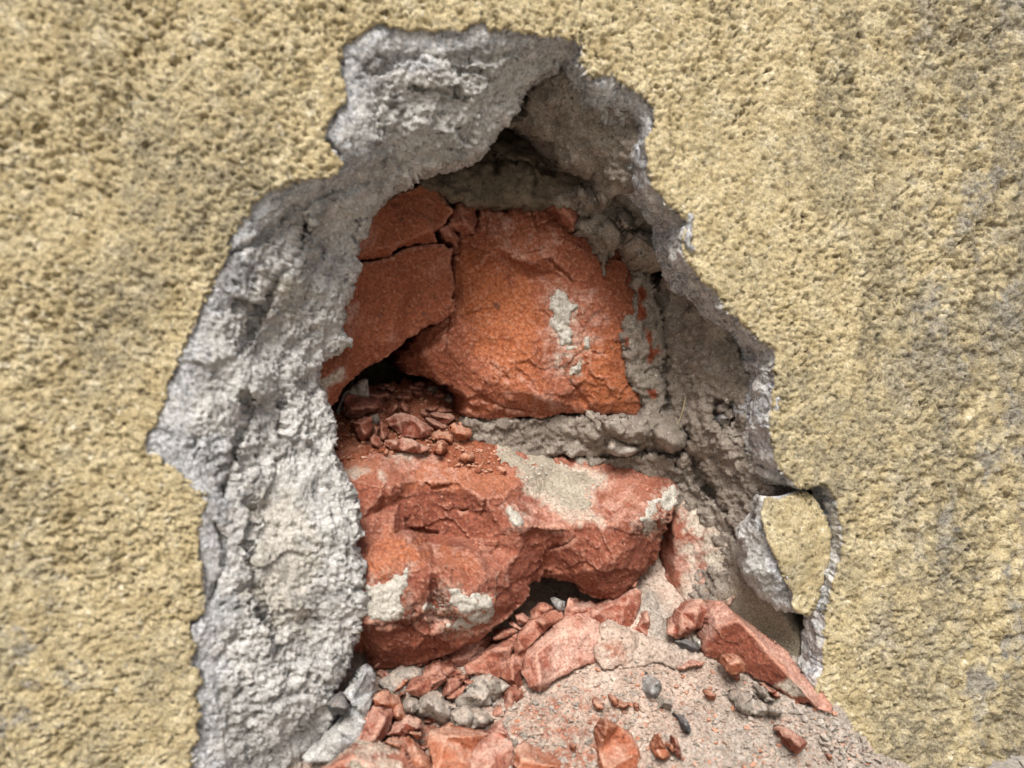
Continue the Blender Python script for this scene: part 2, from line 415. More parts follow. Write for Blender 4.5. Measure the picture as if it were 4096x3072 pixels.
MAT['straw'] = material('dry_straw', [(.3, srgb(170, 156, 120)), (.7, srgb(205, 192, 150))], 300, 4, None, 900, .2, .0002)

# ------------------------------------------------------------------ relief of each kind of surface (mm)
def n_yellow(P, U):
    big = fbm(P, 60, 2, .5, 1) * .8
    lump = fbm(P * np.array([1, 1, 1.2]), 5.0, 5, .66, 2)
    crust = sstep(3250, 3900, U[:, 0] + 60 * fbm(P, 40, 2, .5, 31))
    Q = P + .8 * np.stack([fbm(P, 2.5, 2, .5, 90 + k) for k in range(3)], 1)
    dens = fbm(P, 24, 3, .55, 6)
    S = Q * np.array([1, 1, 1.25])
    p1 = sstep(.30, .72, fbm(S, 2.4, 3, .55, 3) + .3 * dens); p2 = sstep(.22, .58, fbm(S, 1.35, 2, .5, 4) + .25 * dens)
    return big + lump * (.32 + .5 * crust) - p1 * .85 - p2 * .85 + fbm(P, 1.0, 3, .75, 5) * .46 + crust * ridged(P, 8, 2, 7) * .8
def n_flank(P, U):
    return n_grey(P, U) * (.3 + .7 * sstep(0, 170, yel_dist(U)))
def n_grey(P, U):
    w, r = worley(P, 9, 11); w2, r2 = worley(P, 3.0, 12); fa, _ = worley(P, 12, 16, facet=True)
    crev = sstep(.10, .0, np.abs(fbm(P + 1.5 * fbm(P, 6, 2, .5, 19)[:, None], 19, 2, .5, 18))) * .35
    plate = sstep(-.2, .35, fbm(P, 22, 2, .5, 17))
    return (fbm(P, 17, 3, .55, 12) * 1.5 + fa * 2.0 - crev) + fbm(P, 1.2, 3, .75, 114) * .5 - sstep(.42, .7, fbm(P, 1.9, 2, .5, 115)) * .9 + (1 - .68 * plate) * ((.5 - w) * .5 + (.5 - w2) * .25 + fbm(P, 4.0, 4, .66, 13) * .9 + fbm(P, 1.1, 2, .7, 14) * .55 - sstep(.6, .8, fbm(P, 6, 3, .6, 15)) * 2.0)
def n_mortar(P, U):
    w, r = worley(P + 2 * np.stack([fbm(P, 6, 2, .5, 40 + k) for k in range(3)], 1), 7.0, 21)
    w2, r2 = worley(P, 2.3, 22); fa, _ = worley(P, 8, 26, facet=True)
    return (.55 - w) * 2.4 + fa * 1.3 + (.5 - w2) * 1.0 + fbm(P, 12, 3, .55, 23) * 1.3 + fbm(P, 2.2, 3, .7, 24) * .85 + fbm(P, 1.0, 2, .7, 25) * .5
def n_smooth(P, U): return fbm(P, 12, 3, .5, 27) * .5 + fbm(P, 2, 2, .6, 28) * .15
def n_brick(P, U):
    Q = P + .6 * np.stack([fbm(P, 5, 3, .5, 140 + k) for k in range(3)], 1)
    fa, _ = worley(Q * np.array([1, 1, 1.3]), 15, 31, facet=True); fb, _ = worley(Q, 5.5, 32, facet=True)
    pit = sstep(.5, .7, fbm(P, 2.4, 2, .5, 35)) * sstep(-.1, .5, fbm(P, 25, 2, .5, 39))
    return fa * .9 + fb * .4 + ridged(P * np.array([1, 1, 1.6]), 9, 3, 33) * .25 + fbm(P, 2.4, 3, .6, 36) * .26 + fbm(P, .9, 2, .7, 37) * .26 - pit * .9
def n_cleave(P, U):
    fa, _ = worley(P, 11, 45, facet=True); fb, _ = worley(P + .8 * np.stack([fbm(P, 3, 2, .5, 150 + k) for k in range(3)], 1), 4, 46, facet=True)
    return fa * .5 + fb * .25 + fbm(P, 9, 3, .5, 41) * .25 + fbm(P, 2.2, 3, .6, 42) * .2 + fbm(P, .8, 1, .5, 43) * .1 - sstep(.55, .75, fbm(P, 2.2, 2, .5, 44)) * .4
def n_patch(P, U): return fbm(P, 2.0, 3, .65, 51) * .55 + fbm(P, .8, 1, .6, 52) * .2
def n_sand(P, U):
    w, r = worley(P, 2.4, 61); w2, r2 = worley(P, 5.5, 62)
    return fbm(P, 14, 3, .55, 63) * 1.0 + np.where(r > .5, sstep(.5, .1, w), 0) * .9 + np.where(r2 > .7, sstep(.5, .1, w2), 0) * 1.3 + fbm(P, 1.2, 2, .65, 64) * .45
def n_crumb(P, U):
    w, r = worley(P, 3.2, 65); w2, r2 = worley(P, 1.7, 66)
    return fbm(P, 9, 3, .55, 67) * .9 + sstep(.6, .1, w) * 1.5 * r + sstep(.6, .1, w2) * .6 + fbm(P, 1.0, 2, .65, 68) * .25

# ------------------------------------------------------------------ the ground
gx, gy = np.meshgrid(np.arange(-420, 900, 3.0), np.arange(-420, 12, 3.0))
GP = np.stack([gx, gy, np.zeros_like(gx)], 2).reshape(-1, 3)
ed_ = np.minimum(np.minimum(GP[:, 0] + 420, 897 - GP[:, 0]), GP[:, 1] + 420)
GP[:, 2] = (fbm(GP, 60, 3, .5, 201) * 2.2 + fbm(GP, 9, 4, .6, 202) * 1.2) * sstep(0, 120, ed_) - .5
n0, n1 = gx.shape; q = (np.arange(n0 - 1)[:, None] * n1 + np.arange(n1 - 1)).ravel(); GF = np.c_[q, q + 1, q + n1 + 1, q + n1]
gr = np.array([[-60000, -60000, -2.5], [60000, -60000, -2.5], [60000, 40, -2.5], [-60000, 40, -2.5]], float)
go = link_mesh('ground', np.r_[GP, gr], np.r_[GF, [[len(GP), len(GP) + 1, len(GP) + 2, len(GP) + 3]]], [MAT['ground']]); props(go, kind='structure')

# ------------------------------------------------------------------ the wall
wall = empty('rendered_wall'); props(wall, 'yellow roughcast wall with a broken hole showing grey mortar and red bricks', 'wall')

YEL_L = ZD([(410, 1700), (425, 1600), (436, 1540), (425, 1500), (438, 1450), (412, 1432), (432, 1400), (418, 1380), (415, 1340), (440, 1330), (445, 1300), (440, 1220), (430, 1180), (440, 1120), (450, 1085), (455, 1068), (430, 1058), (415, 1040), (385, 1015), (350, 985), (322, 975), (316, 955), (330, 935), (350, 910), (358, 870), (375, 830), (390, 790), (395, 765), (410, 735), (430, 690), (440, 660), (455, 640), (462, 610), (470, 590), (490, 570), (503, 545), (505, 520), (520, 490), (545, 460), (560, 430), (600, 410), (640, 400), (690, 385), (725, 378), (745, 350), (715, 325), (702, 300), (705, 275), (722, 250), (745, 210), (742, 170), (738, 130), (740, 105), (765, 85), (790, 68), (815, 52), (835, 62), (890, 68), (950, 68), (1010, 68), (1025, 55), (1040, 48), (1050, 62), (1060, 70), (1110, 68), (1150, 75), (1190, 85), (1215, 78), (1240, 88), (1257, 100)])
YEL_R = ZD([(1250, 130), (1262, 150), (1280, 172), (1310, 165), (1345, 180), (1375, 200), (1400, 220), (1415, 240), (1412, 270), (1400, 300), (1395, 340), (1400, 380), (1420, 410), (1440, 440), (1465, 460), (1485, 480), (1480, 500), (1472, 520), (1480, 560), (1500, 590), (1530, 620), (1555, 645), (1565, 670), (1590, 690), (1620, 715), (1640, 735), (1675, 757), (1670, 790), (1672, 830), (1665, 870), (1655, 910)])
YEL_F = Z4([(1130, 0), (1150, 120), (1160, 200), (1190, 270), (1250, 330), (1310, 380), (1350, 370), (1450, 360), (1500, 410), (1530, 500), (1560, 600), (1565, 680), (1540, 780), (1510, 880), (1490, 960), (1460, 1040), (1465, 1120), (1450, 1200), (1440, 1300), (1450, 1400), (1440, 1450), (1400, 1510)])
HOLE = YEL_L + YEL_R + YEL_F + [(3230, 2850), (3150, 3200), (760, 3230)]
FRAME = [(-500, -420), (4600, -420), (4600, 3500), (-500, 3500)]
CRACKS_Y = [(Z1([(1640, 0), (1632, 40), (1622, 75)]), 5, 1.0), (Z1([(1648, 150), (1640, 210), (1655, 300)]), 5, 1.0),
            ([(3063, 285), (3025, 345), (3000, 430), (2960, 460), (2930, 500)], 5, .8), ([(2845, 590), (2828, 620)], 4, .7), ([(3900, 900), (3990, 905), (4090, 895)], 4, .6)]
def p_worn(U, V):
    W = V + 5 * np.stack([fbm(V, 9, 3, .6, 170 + k) for k in range(3)], 1)
    S = W * np.array([1, 1, .42])
    a = sstep(3300, 3900, U[:, 0] + 250 * fbm(V, 30, 2, .5, 77)) * sstep(.10, .85, fbm(S, 13, 4, .62, 71) + .15)
    b = sstep(1000, 0, U[:, 0]) * sstep(1900, 2800, U[:, 1]) * sstep(.3, .8, fbm(W, 9, 4, .6, 72))
    return np.clip(a * .75 + b * .8, 0, 1)
def p_grime(U, V):
    T = (V + 3 * fbm(V, 8, 3, .6, 178)[:, None]) * np.array([1, 1, .16])
    a = sstep(3150, 3450, U[:, 0] - .12 * (U[:, 1] - 1500)) * sstep(.0, .7, fbm(T, 13, 5, .62, 79) + .12)
    b = sstep(.35, .8, fbm(V, 16, 5, .65, 80)) * .28 + sstep(3000, 3060, U[:, 1] + 200 * fbm(V, 12, 3, .6, 84)) * sstep(2900, 3300, U[:, 0]) * .35
    return np.clip((a * .75 + b) * (.25 + .9 * sstep(-.25, .45, fbm(V, 3.0, 4, .7, 85))), 0, 1)
def p_stain(U, V):
    S = V * np.array([1, 1, .5])
    T = V * np.array([1, 1, .12])
    band = sstep(3250, 3500, U[:, 0]) * sstep(-.25, .5, fbm(T, 16, 4, .6, 76))
    return np.clip(sstep(-.1, .75, fbm(S, 30, 5, .6, 73) + .4 * sstep(2500, 3700, U[:, 0]) - .05) * .7 + band * .45, 0, 1) * (.3 + .8 * sstep(-.3, .4, fbm(V, 4, 4, .7, 86)))
relief('finish_coat', [MAT['yellow'], MAT['grey']], FRAME, lambda x, y: np.zeros_like(x), step=7.0, rag=0, disp=n_yellow, soft=0, bevel=(18, .9), thick=11, back=(0.05, 1, 0),
       rows=12, grooves=CRACKS_Y, paint={'worn': p_worn, 'stain': p_stain, 'grime': p_grime, 'blue': lambda U, V: sstep(-.2, .4, fbm(V, 6, 3, .5, 74)) * .9},
       parent=wall, key='yellow', seed=1, holes=[HOLE], wob=.9, hrag=11)

# grey base coat: the broken slope on one side and the thin lip on the other
INNER = ZD([(1690, 1045), (1665, 1045), (1655, 1020), (1635, 980), (1622, 930), (1618, 880), (1635, 830), (1628, 790), (1625, 740), (1590, 708), (1562, 672), (1550, 655), (1500, 605), (1475, 572), (1463, 520), (1460, 480), (1440, 448), (1410, 412), (1386, 390), (1373, 350), (1378, 310), (1375, 275), (1345, 255), (1320, 265), (1290, 250), (1270, 240), (1255, 200), (1240, 180), (1232, 140),
             (1222, 130), (1205, 150), (1185, 150), (1165, 165), (1150, 190), (1135, 210), (1130, 240), (1095, 270), (1065, 295), (1040, 325), (1000, 345), (960, 360), (920, 375), (880, 400), (850, 420), (800, 455), (800, 470), (795, 500), (780, 530), (770, 570), (765, 600), (755, 640), (750, 680), (735, 700), (755, 740), (740, 770), (700, 790), (690, 830), (705, 870), (722, 910), (730, 950), (735, 1000), (740, 1030), (765, 1050), (770, 1080), (785, 1110), (792, 1150), (778, 1180), (788, 1230), (780, 1290), (785, 1330), (770, 1380), (760, 1430), (740, 1450), (720, 1470), (715, 1510), (712, 1530), (722, 1548), (690, 1600), (650, 1700)])
def offset_out(pts, k, c=(2050, 1650)):
    return [(x + (x - c[0]) / math.hypot(x - c[0], y - c[1]) * k, y + (y - c[1]) / math.hypot(x - c[0], y - c[1]) * k) for x, y in pts]
OUT = offset_out(YEL_L + YEL_R + YEL_F[:6], 45)
flank_ctrl = ZD([(1000, 345, 20), (1065, 295, 18.5), (1130, 240, 16), (1165, 165, 12), (1220, 130, 8.5), (920, 375, 22), (850, 420, 24), (800, 460, 26),
    (900, 200, 6.5), (1000, 150, 5), (900, 110, 3), (1100, 120, 5), (800, 150, 3.5), (850, 300, 11), (1000, 250, 11), (1080, 200, 10), (780, 350, 7), (760, 400, 12), (700, 420, 8), (650, 440, 6), (600, 440, 4),
    (780, 530, 29), (765, 600, 30), (755, 680, 30), (700, 790, 29), (690, 830, 28), (722, 910, 26), (735, 1000, 22), (770, 1080, 19), (790, 1150, 18), (785, 1250, 17), (780, 1330, 18), (760, 1430, 20), (720, 1540, 20), (650, 1650, 20),
    (700, 520, 22), (650, 560, 16), (600, 560, 10), (700, 650, 24), (620, 650, 15), (560, 620, 6), (650, 800, 22), (560, 760, 11), (480, 720, 4), (480, 850, 4.5), (535, 850, 6), (565, 900, 14), (620, 900, 18), (680, 930, 24), (510, 950, 6), (550, 1000, 13), (640, 1050, 15), (700, 1050, 18), (480, 1050, 6), (470, 1150, 3.5), (540, 1150, 7), (620, 1150, 10), (700, 1150, 13),
    (460, 1300, 3.5), (550, 1300, 6), (650, 1300, 11), (720, 1300, 14), (450, 1450, 3.5), (560, 1450, 7), (650, 1450, 11), (440, 1600, 3.5), (540, 1600, 7), (600, 1560, 8), (640, 1600, 15),
    (1232, 140, 8), (1255, 200, 8), (1290, 250, 9), (1345, 255, 9), (1375, 300, 8), (1375, 350, 8), (1390, 390, 8), (1440, 445, 8), (1460, 480, 8), (1465, 520, 9), (1475, 570, 9), (1500, 605, 8), (1555, 660, 8), (1590, 705, 8), (1625, 740, 10), (1628, 790, 11), (1635, 830, 11), (1618, 880, 12), (1622, 930, 12), (1635, 980, 11), (1655, 1020, 9), (1690, 1045, 6),
    (1330, 200, 3.5), (1380, 240, 4), (1310, 225, 5)])
flank_ctrl += [(x, y, 1.5) for x, y in (YEL_L + YEL_R)[::3]] + [(x, y, 2.6) for x, y in offset_out((YEL_L + YEL_R)[::6], 70)]
f_flank = tps(flank_ctrl, .0004)
def yel_dist(U): return seg_nearest(U, ragged(YEL_L + YEL_R, 0, 0, 40, False), False)[0]
def p_blue(U, V):
    d = yel_dist(U); n = fbm(V, 7, 3, .55, 81)
    k = sstep(135, 45, d + 70 * n) * (.55 + .4 * sstep(-.3, .3, fbm(V, 3, 3, .6, 82)))
    k = np.maximum(k, polymask(U, [ZD([(330, 930), (400, 935), (500, 940), (490, 985), (440, 1050), (380, 1010), (325, 965)]), Z1([(560, 300), (760, 330), (800, 400), (560, 420), (420, 350)])], 25, 25, 4) * .8)
    return np.clip(k, 0, 1)
def p_dark(U, V):
    k = polymask(U, [Z1([(520, 540), (600, 560), (610, 640), (560, 660), (515, 600)]), Z1([(410, 820), (450, 835), (440, 860), (405, 850)])], 18, 22, 5) * .7
    return np.maximum(k, sstep(.55, .9, fbm(V, 12, 4, .6, 83)) * .5)
def p_tan(U, V):
    return np.clip(polymask(U, [Z7([(560, 500), (700, 480), (790, 800), (760, 1050), (600, 1080), (540, 900)]), ZD([(580, 610), (650, 620), (660, 700), (600, 720)])], 60, 90, 6) * .34, 0, 1)
FL_GR = [(ZD([(660, 480), (655, 500), (645, 530)]), 14, 7), (ZD([(530, 850), (545, 890), (530, 930), (505, 970), (490, 1030), (480, 1070)]), 15, 4.5), (ZD([(465, 1130), (490, 1190), (480, 1230), (455, 1290)]), 9, 2.6), (ZD([(545, 1100), (540, 1180), (550, 1260), (570, 1330), (600, 1400)]), 12, 3.2), (ZD([(520, 760), (560, 690), (600, 600), (640, 540)]), 14, 3), (ZD([(610, 860), (600, 940), (560, 1010)]), 10, 2.4), (ZD([(470, 560), (560, 520), (640, 450), (740, 400)]), 11, 2.2),
         (Z1([(650, 500), (720, 505), (790, 525), (860, 545), (980, 565)]), 7, 1.8), (Z1([(880, 420), (1000, 410), (1090, 430)]), 8, 1.2), (Z1([(380, 400), (440, 440), (600, 330), (800, 330), (1100, 350), (1300, 300)]), 14, 1.3)]
relief('base_coat', [MAT['grey']], OUT + INNER, f_flank, step=6.5, rag=11, disp=n_flank, soft=1, bevel=(26, 2.6), thick=16, back=(0.0, 1, 0.02), rows=14, grooves=FL_GR,
       paint={'blue': p_blue, 'dark': p_dark, 'tan': p_tan}, parent=wall, key='flank', seed=2, wob=.35)

# ------------------------------------------------------------------ bedding mortar behind the lip
M_LEFT = Z2([(870, 1425), (1000, 1408), (1200, 1404), (1400, 1400), (1700, 1394), (1910, 1391), (1917, 1350), (1890, 1260), (1840, 1150), (1810, 1080), (1830, 1020), (1800, 950), (1810, 850), (1870, 800), (1860, 700), (1855, 650), (1880, 560), (1900, 480), (1890, 440), (1840, 380), (1800, 410), (1750, 450), (1740, 520), (1680, 575), (1670, 480), (1620, 420), (1570, 370), (1530, 320), (1550, 250), (1530, 220), (1500, 190), (1470, 175), (1440, 200), (1395, 160), (1430, 115)])
M_OUT = M_LEFT + [(2360, 730), (2480, 560), (2750, 560), (2900, 1000), (3200, 1350), (3400, 2000), (3420, 2900), (3000, 2800), (2640, 2500), (2560, 2050), (2200, 1960), (1850, 1900)]
m_ctrl = Z8([(640, 300, 15), (650, 400, 17), (660, 560, 16), (700, 640, 20), (820, 760, 17), (1000, 960, 15), (1040, 1100, 17), (1040, 1300, 16), (1050, 1500, 16), (1100, 1640, 14),
    (450, 200, 22), (500, 350, 27), (450, 500, 37), (560, 600, 42), (560, 450, 33), (300, 200, 32), (200, 250, 40), (250, 300, 38), (340, 250, 35), (150, 350, 42), (250, 480, 43), (280, 560, 45),
    (580, 700, 42), (560, 900, 45), (600, 1100, 43), (600, 1300, 43), (460, 700, 46), (430, 900, 46.5), (430, 1100, 46), (460, 1300, 46.5), (380, 900, 47),
    (700, 700, 33), (750, 900, 30), (800, 1100, 26), (750, 1300, 31), (850, 1350, 26), (900, 1500, 22), (950, 1100, 19), (700, 1500, 37),
    (500, 1420, 42), (350, 1400, 45), (100, 1420, 56), (100, 1530, 58), (400, 1550, 49), (600, 1480, 40), (640, 1600, 42), (-200, 1420, 59), (-250, 1560, 62), (-400, 1400, 62)]) + \
    Z4([(700, 180, 39), (760, 380, 37), (900, 500, 29), (600, 300, 46), (1000, 300, 21), (960, 650, 24), (900, 900, 26), (800, 700, 36), (700, 1000, 36), (1050, 980, 18), (1300, 1150, 12), (1380, 1480, 11), (1150, 1250, 20), (500, 800, 56), (450, 1000, 58)])
_fm = tps(m_ctrl, .0003)
def f_m(x, y): return np.maximum(_fm(x, y), 14 + 14 * sstep(3120, 3260, x) * sstep(1900, 2000, y) * sstep(2560, 2420, y))
M_GR = [(Z8([(545, 600), (560, 690), (585, 830), (590, 1000), (600, 1150), (600, 1330)]), 11, 3.5), (Z8([(540, 640), (620, 640), (715, 645)]), 10, 6), (Z8([(545, 620), (550, 665)]), 14, 9),
        (Z4([(650, 30), (640, 130), (690, 190), (730, 330), (790, 400), (880, 500), (930, 620), (980, 720)]), 11, 5), (Z4([(590, 160), (585, 240)]), 8, 4), (Z4([(770, 370), (800, 400)]), 12, 5),
        (Z8([(700, 1440), (705, 1510), (640, 1560), (480, 1530)]), 10, 5), (Z8([(205, 345), (150, 350)]), 9, 5), (Z8([(380, 400), (450, 410)]), 8, 3), (Z2([(1440, 1655), (1700, 1640), (1930, 1600)]), 9, 5), (Z8([(860, 1310), (850, 1370), (880, 1420), (940, 1420), (950, 1350), (930, 1310)]), 14, 5),
        (Z8([(980, 960), (1030, 1060)]), 30, 6)]
def n_m(P, U):
    k = polymask(U, [Z4([(830, 1050), (960, 900), (1060, 980), (1280, 1100), (1390, 1150), (1400, 1530), (1300, 1500), (1150, 1350), (960, 1210), (890, 1160)])], 60, 20, 3)
    return n_mortar(P, U) * (1 - k) + n_smooth(P, U) * k
RED_IN_M = [Z8([(455, 700), (490, 720), (480, 790), (495, 850), (450, 880), (440, 800)]), Z8([(480, 900), (520, 930), (530, 1010), (560, 980), (565, 1030), (510, 1090), (495, 1010)]), Z8([(500, 1220), (535, 1230), (540, 1270), (505, 1250)]), Z2([(1820, 930), (1850, 940), (1830, 1010)])]
relief('bedding_mortar', [MAT['mortar']], M_OUT, f_m, step=6.5, rag=12, disp=n_m, soft=1, bevel=(22, 2.2), thick=45, back=(0.1, 1, 0), rows=5, grooves=M_GR,
       paint={'red': lambda U, V: polymask(U, RED_IN_M, 7, 12, 9), 'smooth': lambda U, V: polymask(U, [Z4([(830, 1050), (960, 900), (1060, 980), (1280, 1100), (1390, 1150), (1400, 1530), (1150, 1350)])], 60, 20, 3)}, parent=wall, key='bed', seed=3, wob=.4)
# overhanging lump at the top and the joint face behind it
T1 = Z1([(1560, 330), (1400, 430), (1372, 460), (1350, 560), (1300, 620), (1250, 680), (1225, 730), (1300, 770), (1380, 800), (1440, 830), (1460, 880), (1500, 940), (1560, 990), (1640, 1010), (1740, 1030), (1720, 1120), (1790, 1180), (1850, 1130), (1950, 1100), (2060, 1090), (2080, 750), (2030, 640), (1760, 560), (1650, 330)])
relief('bedding_mortar', [MAT['mortar']], T1, tps(Z1([(1560, 380, 13), (1400, 450, 22), (1370, 600, 25), (1250, 720, 30), (1500, 600, 19), (1700, 650, 13), (1900, 750, 11), (1440, 840, 32), (1650, 900, 23), (1900, 950, 14), (1800, 1050, 20), (1550, 1000, 33), (1750, 1120, 28), (2000, 1100, 13)]), .0003), step=8, rag=14, disp=n_mortar, bevel=(40, 4), thick=30, back=(-.1, 1, .35), rows=6, parent=wall, seed=4, wob=.5)
T2 = Z1([(640, 1120), (700, 1010), (800, 940), (1000, 840), (1100, 760), (1200, 690), (1500, 760), (1800, 950), (1850, 1080), (1740, 1130), (1600, 1180), (1500, 1160), (1450, 1205), (1300, 1212), (1180, 1222), (1000, 1195), (880, 1165), (820, 1120), (740, 1090)])
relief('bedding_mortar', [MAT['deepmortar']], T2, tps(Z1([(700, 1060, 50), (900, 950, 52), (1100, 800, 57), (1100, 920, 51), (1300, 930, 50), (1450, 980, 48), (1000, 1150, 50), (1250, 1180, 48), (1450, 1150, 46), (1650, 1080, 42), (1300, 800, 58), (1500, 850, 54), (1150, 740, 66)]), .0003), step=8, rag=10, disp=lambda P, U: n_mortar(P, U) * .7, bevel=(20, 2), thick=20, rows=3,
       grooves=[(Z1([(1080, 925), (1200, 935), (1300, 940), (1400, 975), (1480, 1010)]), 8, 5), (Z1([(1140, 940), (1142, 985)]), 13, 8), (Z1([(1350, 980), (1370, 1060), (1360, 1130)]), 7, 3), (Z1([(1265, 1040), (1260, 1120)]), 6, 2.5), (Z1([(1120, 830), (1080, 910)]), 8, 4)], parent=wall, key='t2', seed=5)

# ------------------------------------------------------------------ bricks still in the wall
def brick_part(outline, ctrl, key, label=None, ridges=(), **kw):
    a = dict(step=5.5, rag=8, disp=n_brick, soft=1, bevel=(12, 1.2), thick=60, back=(0, 1, 0), rows=4, wob=.2, parent=wall, key=key, seed=6); a.update(kw)
    o = relief('brick', [MAT['brick']], outline, facets(ctrl, ridges), **a)
    if label: o['label'] = label
    return o
def patch(parent, surf, outline, lift=.7, rag=6, seed=0, mat='patch', name='mortar_patch', disp=None, step=6):
    S = SURF[surf]
    return relief(name, [MAT[mat]], outline, lambda x, y: S.d(x, y) - lift, step=step, rag=rag, disp=disp or n_patch, soft=0, bevel=(12, lift + .35), thick=1.5, rows=1, parent=parent, seed=seed, wob=0)

# large brick face in the middle
C_SMEAR = [Z2(q) for q in ([(1400, 640), (1530, 690), (1580, 770), (1530, 850), (1540, 1000), (1430, 1010), (1370, 900), (1365, 720)], [(1560, 920), (1640, 940), (1630, 1030), (1560, 1030)], [(1490, 1090), (1590, 1070), (1580, 1150), (1500, 1200)])]
D_SMEAR = [Z3(q) for q in ([(1120, 460), (1190, 480), (1250, 540), (1230, 610), (1150, 610)], [(2080, 330), (2140, 400), (2130, 500), (1990, 650), (1890, 620), (1890, 530)], [(580, 800), (560, 1000), (600, 1130), (320, 1170), (280, 1000), (320, 900)], [(760, 930), (900, 960), (1080, 1000), (1050, 1180), (900, 1230), (720, 1180), (640, 1080)])]
C_OUT = Z2([(985, 175), (1130, 205), (1200, 185), (1270, 195), (1390, 180), (1560, 200), (1760, 330), (1960, 420), (2050, 700), (2060, 1380), (1910, 1392), (1750, 1394), (1600, 1388), (1400, 1404), (1200, 1404), (1000, 1412), (920, 1418), (880, 1390), (900, 1330), (880, 1290), (850, 1260), (760, 1210), (680, 1180), (600, 1170), (540, 1140), (490, 1090), (550, 1010), (620, 920), (720, 860), (800, 800), (820, 700), (818, 560), (828, 430), (860, 350), (930, 340), (960, 300)])
C_CTRL = Z2([(985, 175, 57), (1200, 190, 55), (1390, 180, 54), (1080, 420, 51), (1180, 480, 50.5), (1260, 515, 50), (1400, 470, 49.5), (1600, 420, 50), (1560, 640, 50), (1100, 475, 55), (1260, 560, 55), (1390, 570, 54), (860, 400, 61), (900, 600, 59), (960, 800, 57.5), (1000, 1000, 55), (840, 760, 62), (1250, 800, 53.5), (1200, 1000, 51), (1130, 1130, 50), (1450, 750, 49.5), (1430, 1000, 49), (1700, 800, 49), (1850, 750, 50), (2050, 700, 52), (1600, 1050, 48), (1540, 1200, 49.5), (1700, 1200, 47.5), (1850, 1300, 48.5), (1910, 1392, 51), (2060, 1380, 52), (1600, 1388, 54), (1560, 1260, 51), (1620, 1320, 51), (1400, 1310, 49.5), (1200, 1260, 50), (1010, 1190, 52), (900, 1330, 58), (1000, 1412, 60), (1400, 1404, 57), (720, 870, 65), (800, 1000, 61), (620, 940, 70), (490, 1090, 80), (600, 1170, 75), (760, 1210, 66), (850, 1260, 61), (640, 1050, 66), (1030, 300, 54), (1960, 420, 52)])
def C_paint_ochre(U, V): return np.clip(polymask(U, [Z2([(860, 420), (1000, 480), (1300, 650), (1350, 900), (1250, 1250), (1000, 1150), (880, 800)]), Z2([(1550, 950), (1800, 900), (1900, 1380), (1600, 1360), (1540, 1150)])], 60, 60, 2) * .65 + .3, 0, 1)
def C_paint_pale(U, V): return np.clip(polymask(U, [Z2([(1040, 230), (1250, 260), (1260, 500), (1100, 440)]), Z2([(1380, 620), (1650, 700), (1700, 950), (1500, 1020), (1420, 1250), (1380, 1150), (1330, 850)]), Z2([(1150, 1210), (1500, 1330), (1480, 1390), (1250, 1300)]), Z2([(1340, 380), (1440, 400), (1400, 480), (1330, 460)])], 30, 60, 3) * sstep(-.5, .5, fbm(V, 4, 4, .6, 91)) * .62, 0, 1)
def C_grit(U, V): return polymask(U, [Z2([(1400, 1020), (1520, 990), (1540, 1030), (1480, 1100), (1460, 1160), (1410, 1120)])], 20, 30, 4) * sstep(-.3, .4, fbm(V, 2, 3, .6, 92)) * .7 + polymask(U, C_SMEAR, 30, 28, 14) * sstep(-.25, .5, fbm(V, 2.2, 4, .7, 192)) * .6
def C_deep(U, V): return np.clip(polymask(U, [Z2([(700, 690), (720, 690), (722, 735), (700, 730)]), Z2([(1050, 740), (1085, 745), (1080, 780), (1050, 770)])], 5, 6, 4) * .8, 0, 1)
big = brick_part(C_OUT, C_CTRL, 'C', 'large red brick with a broken dished face and pale smears', soft=2,
    paint={'ochre': C_paint_ochre, 'pale': C_paint_pale, 'grit': C_grit, 'deep': C_deep},
    grooves=[(Z2([(1390, 500), (1440, 550), (1520, 620)]), 6, 1.32), (Z2([(1190, 480), (1230, 460), (1340, 440)]), 5, 0.90), (Z2([(1640, 1035), (1710, 1045)]), 5, 0.96), (Z2([(1490, 1100), (1540, 1050), (1600, 1020)]), 6, 0.90), (Z2([(1500, 1200), (1560, 1290), (1640, 1390)]), 8, 1.20), (Z2([(800, 830), (790, 930), (770, 1030)]), 5, 0.96), (Z2([(1040, 1100), (1140, 1190), (1100, 1110)]), 8, 1.20), (Z2([(1190, 1130), (1250, 1180), (1300, 1250)]), 5, 0.84), (Z2([(880, 1330), (960, 1290), (1060, 1330), (1230, 1370)]), 7, 1.32), (Z2([(1270, 200), (1310, 310), (1420, 250)]), 5, 1.20), (Z2([(1000, 185), (1020, 330)]), 8, 1.20)])
for k, pl in enumerate([[(1430, 660), (1490, 695), (1500, 735), (1558, 755), (1540, 785), (1492, 790), (1492, 840), (1508, 870), (1492, 900), (1518, 930), (1522, 985), (1440, 990), (1430, 930), (1388, 890), (1388, 830), (1410, 800), (1382, 770), (1382, 720)],
    [(1585, 930), (1618, 945), (1614, 1012), (1575, 1020), (1572, 960)], [(1505, 1110), (1560, 1083), (1572, 1120), (1530, 1178), (1503, 1172)], [(1440, 990), (1525, 990), (1545, 1015), (1500, 1030), (1470, 1010)]]):
    patch(big, 'C', Z2(pl), .75, 10, 20 + k)

